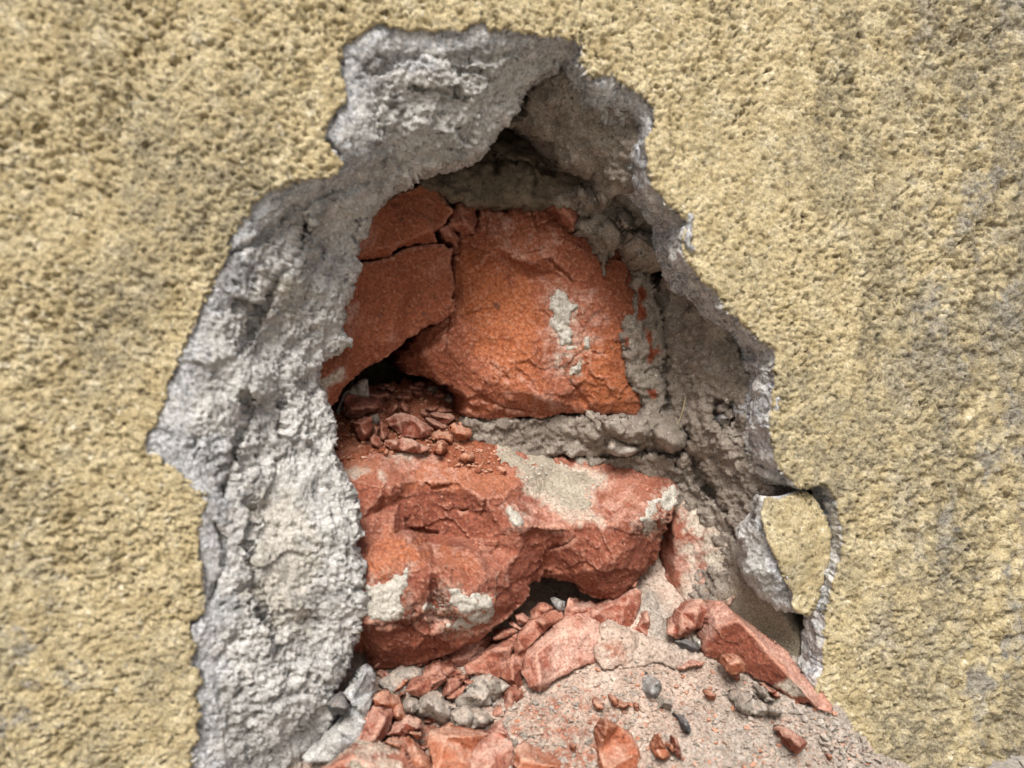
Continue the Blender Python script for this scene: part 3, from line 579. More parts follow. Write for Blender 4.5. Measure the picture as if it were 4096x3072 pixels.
# cracked wedges beside it
A_OUT = Z2([(180, 500), (200, 330), (340, 200), (500, 100), (640, 48), (720, 85), (810, 170), (822, 210), (790, 262), (745, 300), (700, 325), (735, 385), (620, 395), (500, 422), (440, 470), (350, 497), (265, 497)])
brick_part(A_OUT, Z2([(180, 500, 44), (340, 200, 44), (640, 48, 50), (720, 85, 52), (822, 210, 52), (790, 262, 52.5), (700, 318, 50), (600, 370, 49), (480, 415, 47), (350, 440, 46), (735, 385, 56), (620, 397, 55), (440, 472, 52), (340, 500, 50), (265, 497, 47), (500, 250, 47)]), 'A', 'dark red brick wedge cracked off along the top', disp=n_cleave, soft=2,
    paint={'deep': lambda U, V: polymask(U, [Z2([(505, 255), (520, 250), (525, 270), (508, 275)]), Z2([(740, 100), (800, 150), (790, 180), (730, 130)])], 5, 6, 4) * .8, 'ochre': lambda U, V: .35 + 0 * U[:, 0], 'pale': lambda U, V: sstep(.2, .8, fbm(V, 20, 4, .6, 95)) * .3}, seed=7)
B_OUT = Z2([(150, 520), (330, 505), (445, 478), (600, 408), (740, 398), (820, 432), (824, 560), (830, 700), (842, 800), (760, 845), (640, 905), (540, 965), (440, 1050), (340, 1110), (260, 1170), (200, 1220), (140, 1290), (100, 1360), (20, 1330), (0, 1100), (80, 800)])
brick_part(B_OUT, Z2([(150, 520, 46), (330, 505, 49), (600, 408, 54), (740, 398, 56), (820, 432, 57), (830, 700, 56), (842, 800, 56), (760, 845, 57), (700, 790, 55), (540, 965, 55), (440, 960, 51), (340, 1110, 52), (260, 1170, 50), (140, 1290, 46), (100, 1360, 45), (320, 620, 49.5), (310, 900, 48), (250, 1000, 46), (230, 640, 46), (210, 900, 43), (190, 1120, 43), (80, 1250, 41), (20, 1330, 41), (0, 1100, 40), (80, 800, 40), (550, 650, 52.5)]), 'B', 'smooth red brick wedge split off beside the black gap', disp=n_cleave, soft=2,
    paint={'deep': lambda U, V: polymask(U, [Z2([(695, 690), (720, 695), (728, 730), (705, 735)]), Z2([(645, 798), (662, 802), (658, 820), (645, 815)]), Z2([(380, 810), (402, 812), (398, 832), (380, 828)]), Z2([(535, 800), (550, 803), (548, 815), (536, 812)])], 4, 5, 4) * .9, 'ochre': lambda U, V: .35 + 0 * U[:, 0], 'pale': lambda U, V: polymask(U, [Z2([(200, 760), (260, 740), (270, 800), (220, 860), (190, 850)])], 12, 16, 5) * .6 + sstep(.3, .9, fbm(V, 20, 4, .6, 96)) * .25,
           'grit': lambda U, V: polymask(U, [Z2([(20, 1200), (180, 1110), (195, 1150), (170, 1200), (100, 1240), (30, 1330)])], 10, 14, 6) * .9}, seed=8)
brick_part(Z2([(860, 140), (962, 172), (958, 245), (938, 335), (880, 345), (786, 292), (812, 210)]), Z2([(860, 140, 54), (962, 172, 56), (958, 245, 56), (938, 335, 55), (880, 345, 57), (786, 292, 54), (812, 210, 55), (900, 290, 51.5), (870, 230, 52)]), 'A2', disp=n_cleave, seed=9, rag=5, soft=1, thick=25, step=6)
brick_part(Z2([(735, 300), (790, 290), (856, 370), (848, 425), (770, 390)]), Z2([(735, 300, 54), (790, 290, 54), (856, 370, 57), (848, 425, 58), (770, 390, 57), (800, 350, 54)]), 'A3', disp=n_cleave, seed=10, rag=5, soft=1, thick=25, step=6)
sl = brick_part(Z2([(1385, 140), (1430, 120), (1545, 215), (1550, 240), (1530, 285), (1522, 335), (1455, 282), (1400, 195)]), Z2([(1385, 140, 46), (1430, 120, 46), (1545, 215, 45), (1530, 285, 44), (1522, 335, 47), (1455, 282, 48), (1400, 195, 47), (1470, 220, 43.5)]), 'SL', disp=n_cleave, seed=11, rag=5, soft=1, thick=15, step=6)
patch(sl, 'SL', Z2([(1380, 110), (1480, 110), (1600, 180), (1640, 230), (1600, 265), (1550, 262), (1545, 225), (1505, 190), (1470, 165), (1450, 205), (1420, 190), (1390, 155)]), 1.6, 10, 30, 'mortar', disp=lambda P, U: n_mortar(P, U) * .5)
# brick end with a film of mortar at the lower side
G_OUT = Z4([(610, 425), (690, 395), (770, 445), (870, 510), (965, 680), (985, 900), (905, 1060), (830, 1040), (770, 1070), (700, 1150), (600, 1200), (480, 1100), (400, 980), (380, 900), (470, 790), (510, 650), (545, 560)])
brick_part(G_OUT, Z4([(610, 425, 47), (690, 395, 46), (770, 445, 42), (870, 510, 34), (965, 680, 25), (985, 900, 23), (905, 1060, 23), (770, 1070, 31), (700, 1150, 34), (600, 1200, 40), (585, 900, 43), (575, 700, 44), (560, 580, 46), (480, 1100, 58), (400, 980, 62), (380, 900, 64), (470, 790, 60), (510, 650, 56), (720, 750, 38)]), 'G', 'upright brick end filmed with pale mortar', disp=n_cleave, seed=12, soft=4,
    paint={'pale': lambda U, V: polymask(U, [Z4([(590, 800), (600, 1150), (760, 1050), (770, 860), (700, 700), (620, 760)])], 30, 40, 7) * .9, 'grit': lambda U, V: np.clip(np.maximum(polymask(U, [Z4([(600, 400), (700, 380), (990, 600), (1000, 1080), (760, 1080), (760, 850), (720, 640), (640, 640), (580, 560)])], 40, 60, 8), .75 * polymask(U, [Z4([(585, 700), (760, 700), (800, 1100), (590, 1180)])], 30, 50, 9) * sstep(-.3, .25, fbm(V, 9, 4, .6, 58))) * .95, 0, 1)})

# masonry round and behind the opening
xa, za = at(650, 3072, 0)[0] - 35, 0
xb = at(3700, 1500, 0)[0]; zt = at(2000, -150, 0)[2]
def box(name, x0, x1, y0, y1, z0, z1, mat, parent=None):
    V = [(x, y, z) for x in (x0, x1) for y in (y0, y1) for z in (z0, z1)]
    F = [(0, 1, 3, 2), (4, 6, 7, 5), (0, 4, 5, 1), (2, 3, 7, 6), (0, 2, 6, 4), (1, 5, 7, 3)]
    return link_mesh(name, V, F, [mat], parent=parent, smooth=False)
lx = at(-420, 1500, 0)[0]; rx = at(4520, 1500, 0)[0]; tz = at(2000, -330, 0)[2]
box('masonry_core', -2500, xa, 5.0, 128, -40, 1800, MAT['core'], wall)
box('masonry_core', xb, 3000, 5.0, 128, -40, 1800, MAT['core'], wall)
box('masonry_core', xa - 1, xb + 1, 5.2, 128, zt, 1800, MAT['core'], wall)
box('masonry_core', -2500, 3000, 127, 230, -40, 1800, MAT['core'], wall)
def project(P):
    v = P - CAM; w = v @ f_
    return np.c_[(v @ r_ / w / (2 * TH) + .5) * 4096, (.5 - v @ u_ / w / (2 * TH * .75)) * 3072]
bx0, bx1, bz1 = lx - 330, rx + 330, tz + 300
cx, cz = np.meshgrid(np.arange(bx0, bx1, 2.2), np.arange(-8, bz1, 2.2))
CP = np.stack([cx, np.full_like(cx, .2), cz], 2).reshape(-1, 3); CU = project(CP); n0, n1 = cx.shape
q = (np.arange(n0 - 1)[:, None] * n1 + np.arange(n1 - 1)).ravel(); CF = np.c_[q, q + 1, q + n1 + 1, q + n1]
keep = ~((CU[CF][:, :, 0].mean(1) > -470) & (CU[CF][:, :, 0].mean(1) < 4570) & (CU[CF][:, :, 1].mean(1) > -390) & (CU[CF][:, :, 1].mean(1) < 3470)); CF = CF[keep]
uv, inv = np.unique(CF, return_inverse=True); CP, CU = CP[uv], CU[uv]; CF = inv.reshape(-1, 4)
CP[:, 1] -= n_yellow(CP, CU)
link_mesh('finish_coat', CP, CF, [MAT['yellow']], parent=wall, attrs={'worn': p_worn(CU, CP), 'stain': p_stain(CU, CP), 'grime': p_grime(CU, CP)})
lx, rx, tz = bx0 + 2, bx1 - 4, bz1 - 4
box('finish_coat', -2500, lx, -.6, 6, -40, 1800, MAT['yellow'], wall)
box('finish_coat', rx, 3000, -.7, 6, -40, 1800, MAT['yellow'], wall)
box('finish_coat', lx - 1, rx + 1, -.5, 6.2, tz, 1800, MAT['yellow'], wall)

# ------------------------------------------------------------------ sand spilling out of the hole
s_ctrl = [(1300, 2750, 38), (1500, 2600, 46), (1800, 2500, 52), (2100, 2400, 72), (2250, 2390, 72), (2380, 2420, 52), (2500, 2400, 44), (2700, 2390, 41), (2900, 2450, 31), (3100, 2600, 19), (3326, 2844, -1), (3592, 3072, -1), (3000, 2700, 14), (2700, 2600, 27), (2400, 2650, 26), (2100, 2750, 27), (1700, 2850, 27), (1300, 3000, 22), (1500, 3072, 12), (2000, 3072, 4), (2500, 3072, -7), (3000, 3072, -13), (3300, 3072, -9), (2700, 2850, 5), (3000, 2880, 1), (1300, 3500, -22), (2500, 3500, -48), (3500, 3500, -40), (3000, 3300, -32), (3420, 2840, 5), (3700, 3072, 4), (3900, 3300, -10), (2200, 3300, -22)]
f_s = tps(s_ctrl, .0004)
def s_red(U, V): return np.clip(polymask(U, [Z5([(1000, 1000), (1700, 1000), (1760, 1100), (1750, 1366), (700, 1400), (760, 1050)]), [(2150, 2800), (2350, 2750), (2500, 2950), (2600, 3300), (1900, 3300)], Z5([(1820, 980), (1980, 1000), (1960, 1100), (1850, 1110)]), Z6([(280, 460), (480, 450), (490, 520), (300, 540)])], 50, 60, 12) * .85 * sstep(-.5, .5, fbm(V, 5, 4, .6, 97)), 0, 1)
def s_grey(U, V): return np.clip(sstep(2600, 3100, U[:, 0] + .5 * (U[:, 1] - 2800)) * .75 + polymask(U, [Z6([(560, 120), (760, 160), (760, 420), (640, 430), (600, 300)])], 30, 30, 3) * .9, 0, 1)
sand = relief('sand', [MAT['sand']], [(1080, 2560), (1500, 2450), (1900, 2300), (2300, 2250), (2760, 2200), (2960, 2360), (3300, 2600), (3800, 3000), (4300, 3480), (1000, 3480)], f_s, step=8.5, rag=0, disp=n_sand, soft=0, thick=15, back=(0, .6, -1), rows=2, key='sand', paint={'red': s_red, 'greyish': s_grey}, seed=13)
props(sand, 'heap of pinkish mortar sand and grit spilling out of the hole', 'sand', kind='stuff')

# ------------------------------------------------------------------ the big dislodged brick
D_OUT = Z3([(60, 160), (330, 60), (700, 60), (1060, 90), (1430, 190), (1780, 181), (1920, 181), (1985, 200), (2062, 290), (2124, 360), (2128, 470), (2085, 540), (2042, 620), (1992, 800), (1872, 930), (1762, 1034), (1620, 1002), (1562, 962), (1522, 912), (1400, 892), (1330, 892), (1280, 932), (1252, 1000), (1200, 1052), (1150, 1120), (1050, 1182), (960, 1262), (850, 1312), (770, 1342), (650, 1402), (500, 1432), (370, 1442), (330, 1402), (300, 1332), (220, 1322), (120, 1300), (60, 900)])
D_CTRL = Z3([(60, 160, 54), (330, 60, 60), (700, 60, 62), (1060, 90, 60), (1430, 190, 57), (1780, 181, 54), (1950, 188, 52), (150, 300, 40), (440, 370, 37), (420, 240, 44), (600, 320, 43), (850, 340, 41), (1000, 430, 37), (1110, 410, 38), (1200, 590, 34), (1300, 450, 44), (1500, 430, 46.5), (1700, 300, 49), (1660, 605, 33), (1500, 600, 35.5), (1560, 572, 34.5), (1900, 542, 33), (2124, 360, 43), (2062, 550, 37), (1380, 590, 37), (1750, 800, 32), (1900, 850, 38), (1992, 800, 44), (2040, 620, 41), (1600, 850, 34), (1762, 1034, 41), (1562, 962, 43), (1500, 700, 36), (1400, 720, 41), (1300, 760, 41), (1200, 740, 36), (1350, 880, 47), (1100, 600, 36), (900, 500, 42), (700, 480, 43.5), (500, 450, 41), (700, 640, 44), (560, 610, 42), (850, 650, 42), (1000, 700, 38), (1110, 850, 32), (1080, 960, 30), (1200, 1040, 38), (1270, 940, 41),
    (230, 780, 29), (300, 740, 30), (450, 642, 32), (560, 645, 32), (930, 765, 32), (1020, 880, 28.5), (700, 850, 26), (450, 850, 25), (260, 950, 25), (900, 1000, 24.5), (600, 1000, 23.5), (450, 1140, 24), (300, 1150, 24), (560, 1145, 25), (650, 1092, 24.5), (840, 1088, 25), (1040, 1060, 27), (280, 1175, 31), (560, 1172, 31), (700, 1120, 31.5), (830, 1112, 30.5), (700, 1205, 26.5), (450, 1220, 27.5), (1000, 1185, 31), (850, 1300, 34), (500, 1432, 40), (650, 1400, 38), (370, 1442, 42), (300, 1332, 38), (220, 1322, 38), (600, 1300, 30.5), (420, 1310, 31), (120, 1300, 33), (60, 900, 27), (250, 560, 37)])
def D_ochre(U, V): return np.clip(polymask(U, [Z3([(550, 200), (1000, 180), (1180, 330), (1100, 420), (850, 350), (600, 330)]), Z3([(300, 780), (450, 640), (930, 770), (1000, 880), (700, 800), (400, 900)]), Z3([(150, 200), (340, 180), (340, 300), (160, 270)])], 45, 50, 21) * .75, 0, 1)
def D_pale(U, V): return np.clip(polymask(U, [Z3([(1150, 420), (1300, 430), (1550, 560), (1500, 620), (1350, 600), (1200, 600)]), Z3([(1620, 350), (1720, 300), (1950, 450), (1880, 530), (1660, 600)]), Z3([(350, 200), (800, 180), (900, 300), (600, 320)]), Z3([(560, 660), (900, 760), (1020, 880), (1100, 900), (1000, 780)]), Z3([(530, 1040), (860, 1100), (960, 1160), (820, 1220), (720, 1170)]), Z3([(330, 90), (720, 100), (720, 200), (400, 210)])], 30, 50, 22) * sstep(-.45, .35, fbm(V, 3.5, 4, .65, 98)) * .7, 0, 1)
def D_grit(U, V): return np.clip(polymask(U, [Z3([(150, 250), (330, 235), (345, 265), (280, 300), (160, 290)]), Z3([(370, 230), (400, 280), (440, 360), (420, 350), (390, 300)]), Z3([(1180, 260), (1240, 400), (1380, 490), (1540, 590), (1690, 580), (1640, 440), (1740, 290), (1500, 250)]), Z3([(440, 130), (640, 180), (560, 210), (440, 190)])], 14, 22, 23) * .85 + polymask(U, D_SMEAR, 30, 30, 24) * sstep(-.25, .5, fbm(V, 2.2, 4, .7, 193)) * .6, 0, 1)
D_CTRL = [(x, y, 42 + (d - 42) * 1.28) for x, y, d in D_CTRL]
brickD = relief('broken_brick', [MAT['brick']], D_OUT, facets(D_CTRL), step=5.5, rag=8, disp=n_brick, soft=1, bevel=(12, 1.3), thick=42, back=(0, 1, 0), taper=.0, rows=5, cap=False, wob=.3, key='D', base=True, seed=14,
    grooves=[(Z3([(580, 605), (650, 615), (730, 630)]), 7, 3.5), (Z3([(870, 500), (895, 490)]), 8, 3), (Z3([(300, 1160), (560, 1158), (650, 1108), (840, 1100)]), 9, 2.0), (Z3([(1650, 600), (1740, 780)]), 6, 1.0), (Z3([(1380, 720), (1480, 690), (1530, 660)]), 7, 1.6), (Z3([(1180, 1040), (1215, 1050)]), 6, 1.5), (Z3([(1000, 440), (1000, 520)]), 8, 1.5), (Z3([(700, 370), (850, 350)]), 6, 1.2), (Z3([(440, 360), (400, 500), (370, 640)]), 12, 1.2)],
    paint={'ochre': D_ochre, 'pale': D_pale, 'grit': D_grit, 'deep': lambda U, V: sstep(.6, .9, fbm(V, 3, 3, .5, 99)) * .4})
props(brickD, 'large dislodged red brick with jagged faces and smears of white mortar', 'brick')
bpy.context.view_layer.update()
def child(o, p):
    o.parent = p; o.matrix_parent_inverse = p.matrix_world.inverted()
for k, pl in enumerate([[(1138, 478), (1180, 498), (1228, 530), (1216, 592), (1163, 597), (1158, 540)],
    [(2098, 352), (2127, 400), (2122, 480), (2080, 502), (2020, 460), (2000, 480), (2008, 520), (1968, 560), (2008, 590), (1980, 628), (1928, 628), (1898, 550), (1948, 500), (1958, 450), (2008, 420), (2048, 370)],
    [(562, 832), (547, 920), (520, 1000), (527, 1060), (562, 1110), (480, 1140), (330, 1142), (300, 1080), (320, 1000), (300, 930), (400, 922), (470, 892), (530, 840)],
    [(780, 958), (840, 942), (900, 1000), (920, 978), (1000, 988), (1052, 1010), (1052, 1060), (1032, 1110), (1012, 1168), (960, 1160), (930, 1203), (880, 1190), (830, 1200), (760, 1170), (850, 1130), (840, 1075), (760, 1060), (650, 1080), (660, 1030), (740, 1050), (790, 1010)]]):
    child(patch(None, 'D', Z3(pl), .75, 13, 40 + k), brickD)
gs = relief('mortar_dust', [MAT['greysand']], Z3([(1040, 80), (1120, 110), (1200, 160), (1300, 150), (1420, 205), (1560, 268), (1725, 290), (1660, 370), (1612, 450), (1668, 565), (1560, 560), (1400, 480), (1250, 410), (1190, 310), (1060, 200)]), lambda x, y: SURF['D'].d(x, y) - .7, step=6, rag=26, disp=lambda P, U: n_sand(P, U) * .7, soft=1, bevel=(70, 1.9), thick=2, rows=1, seed=15)
props(gs, 'grey mortar dust lying on the top of the big brick', 'dust', kind='stuff')
def f_rs(x, y):
    yy = np.maximum(y, 1450 + 745 * .40687); t = np.clip((yy - y) / (400 * .40687), 0, 1.6)
    return SURF['D'].d(x, yy) - 1.0 + 20 * t
rs = relief('brick_dust', [MAT['redsand']], Z9([(130, 560), (240, 380), (420, 260), (700, 200), (1000, 200), (1300, 260), (1420, 420), (1520, 600), (1680, 730), (1790, 850), (1800, 930), (2000, 1050), (1900, 1150), (1500, 1100), (1200, 960), (900, 930), (600, 930), (280, 960), (200, 800)]), f_rs, step=6, rag=24, disp=n_crumb, soft=2, bevel=(50, 2.6), thick=2, rows=1, seed=16, key='rs')
props(rs, 'orange brick dust and crumbs heaped on the back of the big brick', 'dust', kind='stuff')

# ------------------------------------------------------------------ loose piece of render
frag = empty('render_fragment'); props(frag, 'loose piece of yellow render with a grey broken side hanging in the hole', 'render piece')
f_fy = facets(Z4([(1090, 410, 0), (1310, 375, 3.5), (1440, 490, 5), (1500, 640, 5), (1440, 950, 4), (1370, 1145, 2), (1270, 1090, -.5), (1160, 760, -2), (1080, 560, -2)]))
relief('finish_coat', [MAT['yellow'], MAT['grey']], Z4([(1100, 418), (1200, 425), (1310, 382), (1370, 398), (1440, 490), (1490, 600), (1502, 650), (1490, 780), (1450, 940), (1420, 1040), (1370, 1135), (1280, 1092), (1262, 990), (1220, 900), (1160, 760), (1110, 640), (1082, 560)]), f_fy, step=7.5, rag=6, disp=lambda P, U: n_yellow(P + 77, U) * .8, soft=0, bevel=(12, 1), thick=2.5, back=(.6, 1, 0), rows=3, cap=False, parent=frag, seed=17, wob=.8,
       paint={'stain': lambda U, V: sstep(.1, .8, fbm(V, 20, 3, .6, 75)) * .5, 'blue': lambda U, V: sstep(-.2, .4, fbm(V, 6, 3, .5, 74)) * .9})
relief('base_coat', [MAT['grey']], Z4([(1102, 424), (1080, 470), (1040, 540), (1000, 600), (965, 650), (985, 710), (1000, 760), (980, 840), (990, 890), (1060, 970), (1120, 1015), (1180, 1060), (1290, 1105), (1300, 1000), (1250, 880), (1190, 740), (1140, 620), (1130, 500)]),
       tps(Z4([(1102, 424, 2), (1080, 470, 3), (1000, 600, 6), (965, 650, 9), (1000, 760, 8), (980, 840, 9), (990, 890, 10), (1060, 970, 9), (1180, 1060, 7), (1290, 1105, 3), (1150, 760, 1), (1080, 640, 2.5), (1080, 860, 4), (1180, 960, 3), (1230, 900, .6), (1300, 1000, 1.5), (1140, 620, .2), (1190, 740, .2), (1130, 500, .8)]), .0003), step=6.5, rag=9, disp=lambda P, U: n_grey(P, U) * .6, soft=1, bevel=(24, 2.5), thick=8, back=(.35, 1, 0), rows=4, parent=frag, seed=18,
       paint={'blue': lambda U, V: polymask(U, [Z4([(1060, 560), (1110, 560), (1270, 900), (1280, 1100), (1200, 1020), (1130, 840)])], 25, 30, 24) * .9})

# ------------------------------------------------------------------ rubble, traced piece by piece
rnd = random.Random(5)
def sd_(x, y): return float(SURF['sand'].d(np.array([x]), np.array([y]))[0])
def chunk(name, label, cat, pts, mat, d=None, tilt=0.0, lean=0.0, bulge=3.0, thick=9, crest=None, disp=None, rag=4, seed=0, group=None, taper=.35, paint=None, soft=0, step=6, sink=2.0, surf=None, bev=.7):
    """d at the middle (else it rests on the sand), tilt mm per 100 units downwards (the foot nearer), lean the same sideways"""
    P = np.array([p[:2] for p in pts]); c = P.mean(0); lo = P[:, 1].max(); r = random.Random(seed)
    if d is None: d = (sd_(c[0], lo - 6) if surf is None else float(SURF[surf].d(np.array([c[0]]), np.array([lo - 6]))[0])) - sink
    pl = lambda x, y: d - tilt * (y - c[1]) / 100 + lean * (x - c[0]) / 100
    ctrl = [(x, y, pl(x, y) + r.uniform(-.15, .35) * bulge) for x, y in P]
    if crest: ctrl += [(x, y, pl(x, y) - bulge * (k[2] if len(k) > 2 else 1)) for k in crest for x, y in [k[:2]]]
    else:
        ev = np.linalg.eigh(np.cov((P - c).T))[1]; ax, bx = ev[:, 1], ev[:, 0]
        L = np.abs((P - c) @ ax).max(); Wd = np.abs((P - c) @ bx).max(); off = r.uniform(-.35, .35)
        for t in (-.5, .45):
            q = c + ax * L * (t + r.uniform(-.12, .12)) + bx * Wd * (off + r.uniform(-.1, .1)); ctrl.append((q[0], q[1], pl(*q) - bulge * 1.25 * r.uniform(.8, 1.1)))
        if len(P) > 6:
            q = c + bx * Wd * (-.55 if off > 0 else .55); ctrl.append((q[0], q[1], pl(*q) - bulge * r.uniform(.1, .8)))
    o = relief(name, [MAT[mat]], pts, facets(ctrl), step=step, rag=rag, disp=disp or n_cleave, soft=soft, bevel=(8, bev), thick=thick, back=(0.1, 1, -.15), taper=taper, rows=3, cap=True, wob=.8, base=True, seed=seed, paint=paint)
    props(o, label, cat, group); return o
FR, BS = 'brick_fragment', 'brick fragment'
SH = Z6([(1050, 160, 24), (1110, 188, 22), (1210, 268, 19), (1350, 370, 15), (1500, 490, 10), (1600, 620, 6), (1700, 730, 2), (1784, 832, -3), (1772, 874, -4), (1700, 852, -4), (1640, 802, -3), (1580, 812, 1), (1480, 745, 4), (1400, 695, 7), (1300, 660, 10.5), (1240, 620, 13), (1100, 540, 18), (985, 520, 21), (945, 460, 23), (985, 330, 23), (1008, 220, 24)])
shard = relief('brick_shard', [MAT['brick']], SH, facets(SH + Z6([(1200, 290, 14), (1330, 430, 8.5), (1400, 520, 5.5), (1480, 600, 2.5), (1560, 690, -.5), (1640, 790, -5), (1060, 320, 17)])), step=5, rag=5, disp=n_cleave, soft=0, bevel=(6, .5), thick=14, back=(.1, 1, -.15), taper=.1, rows=3, cap=True, wob=.8, base=True, seed=101,
      paint={'pale': lambda U, V: np.clip(polymask(U, [Z6([(1215, 275), (1350, 365), (1500, 485), (1600, 615), (1780, 835), (1760, 880), (1640, 790), (1560, 690), (1480, 600), (1400, 520), (1330, 430)]), Z6([(1010, 160), (1110, 180), (1200, 280), (1080, 310), (1000, 420), (960, 500), (940, 420)])], 16, 18, 25) * (.65 + .35 * sstep(-.3, .3, fbm(V, 3, 3, .6, 100))), 0, 1), 'grit': lambda U, V: polymask(U, [Z6([(1415, 700), (1510, 645), (1590, 700), (1620, 760), (1550, 760), (1480, 740)])], 10, 12, 26)})
props(shard, 'long pointed red brick shard leaning against the edge of the yellow wall', 'brick shard')
chunk(FR, 'rounded red brick fragment between the long shard and the filmed brick end', BS, Z6([(735, 365), (790, 310), (830, 230), (900, 160), (960, 152), (996, 200), (998, 260), (962, 332), (885, 352), (865, 388), (800, 412)]), 'shard', d=26, tilt=2, bulge=3, seed=102)
chunk(FR, 'small upright red brick splinter standing in grey sand behind the slab', BS, Z6([(508, 362), (560, 300), (612, 226), (632, 280), (634, 350), (630, 400), (560, 388)]), 'shard', d=33, tilt=2, bulge=2.5, seed=103)
chunk(FR, 'wide red brick fragment wedged directly under the big brick', BS, Z6([(90, 215), (110, 135), (160, 188), (250, 208), (400, 178), (540, 78), (578, 110), (578, 190), (542, 292), (502, 356), (430, 330), (340, 340), (200, 300), (95, 280)]), 'shard', d=36, tilt=3, bulge=3, seed=104, crest=Z6([(170, 215), (300, 235), (480, 190)]), thick=12)
chunk('pebble', 'small blue-grey stone wedged under the arch of the big brick', 'stone', Z6([(22, 195), (58, 158), (92, 168), (88, 235), (50, 232)]), 'stone', d=38, bulge=2.5, seed=105, step=5)
# the dusty slab
chunk('brick_slab', 'large dusty red brick slab half buried in sand below the big brick', 'brick slab', Z5([(1742, 680), (1770, 560), (1830, 490), (1950, 390), (2050, 305), (2140, 258), (2230, 270), (2300, 330), (2300, 380), (2420, 360), (2500, 420), (2450, 560), (2200, 640), (1960, 760), (1880, 830), (1800, 800)]), 'shard', d=28.5, tilt=5.0, lean=-.4, bulge=3.5, crest=Z5([(1850, 560), (2000, 440), (2150, 330), (2280, 420), (1880, 760)]), thick=10, seed=106, taper=.15, rag=6,
      paint={'pale': lambda U, V: np.clip(polymask(U, [Z5([(1900, 620), (2050, 400), (2180, 320), (2400, 360), (2500, 500), (2200, 640), (1900, 800)])], 40, 50, 27) * .9, 0, 1)})
chunk('brick_slab', 'sand-coloured brick slab with a broken upper edge in the middle of the heap', 'brick slab', Z6([(285, 430), (320, 350), (365, 292), (420, 305), (500, 350), (560, 390), (640, 400), (760, 430), (900, 480), (985, 545), (860, 600), (700, 560), (500, 590), (330, 580), (278, 520)]), 'sand', d=24.5, tilt=5.5, lean=-.6, bulge=2.5, thick=8, seed=107, taper=.15, disp=lambda P, U: n_sand(P, U) * .95, rag=12, crest=Z6([(370, 330), (520, 400), (760, 480)]), paint={'red': s_red, 'greyish': lambda U, V: sstep(2450, 2700, U[:, 0]) * .4})
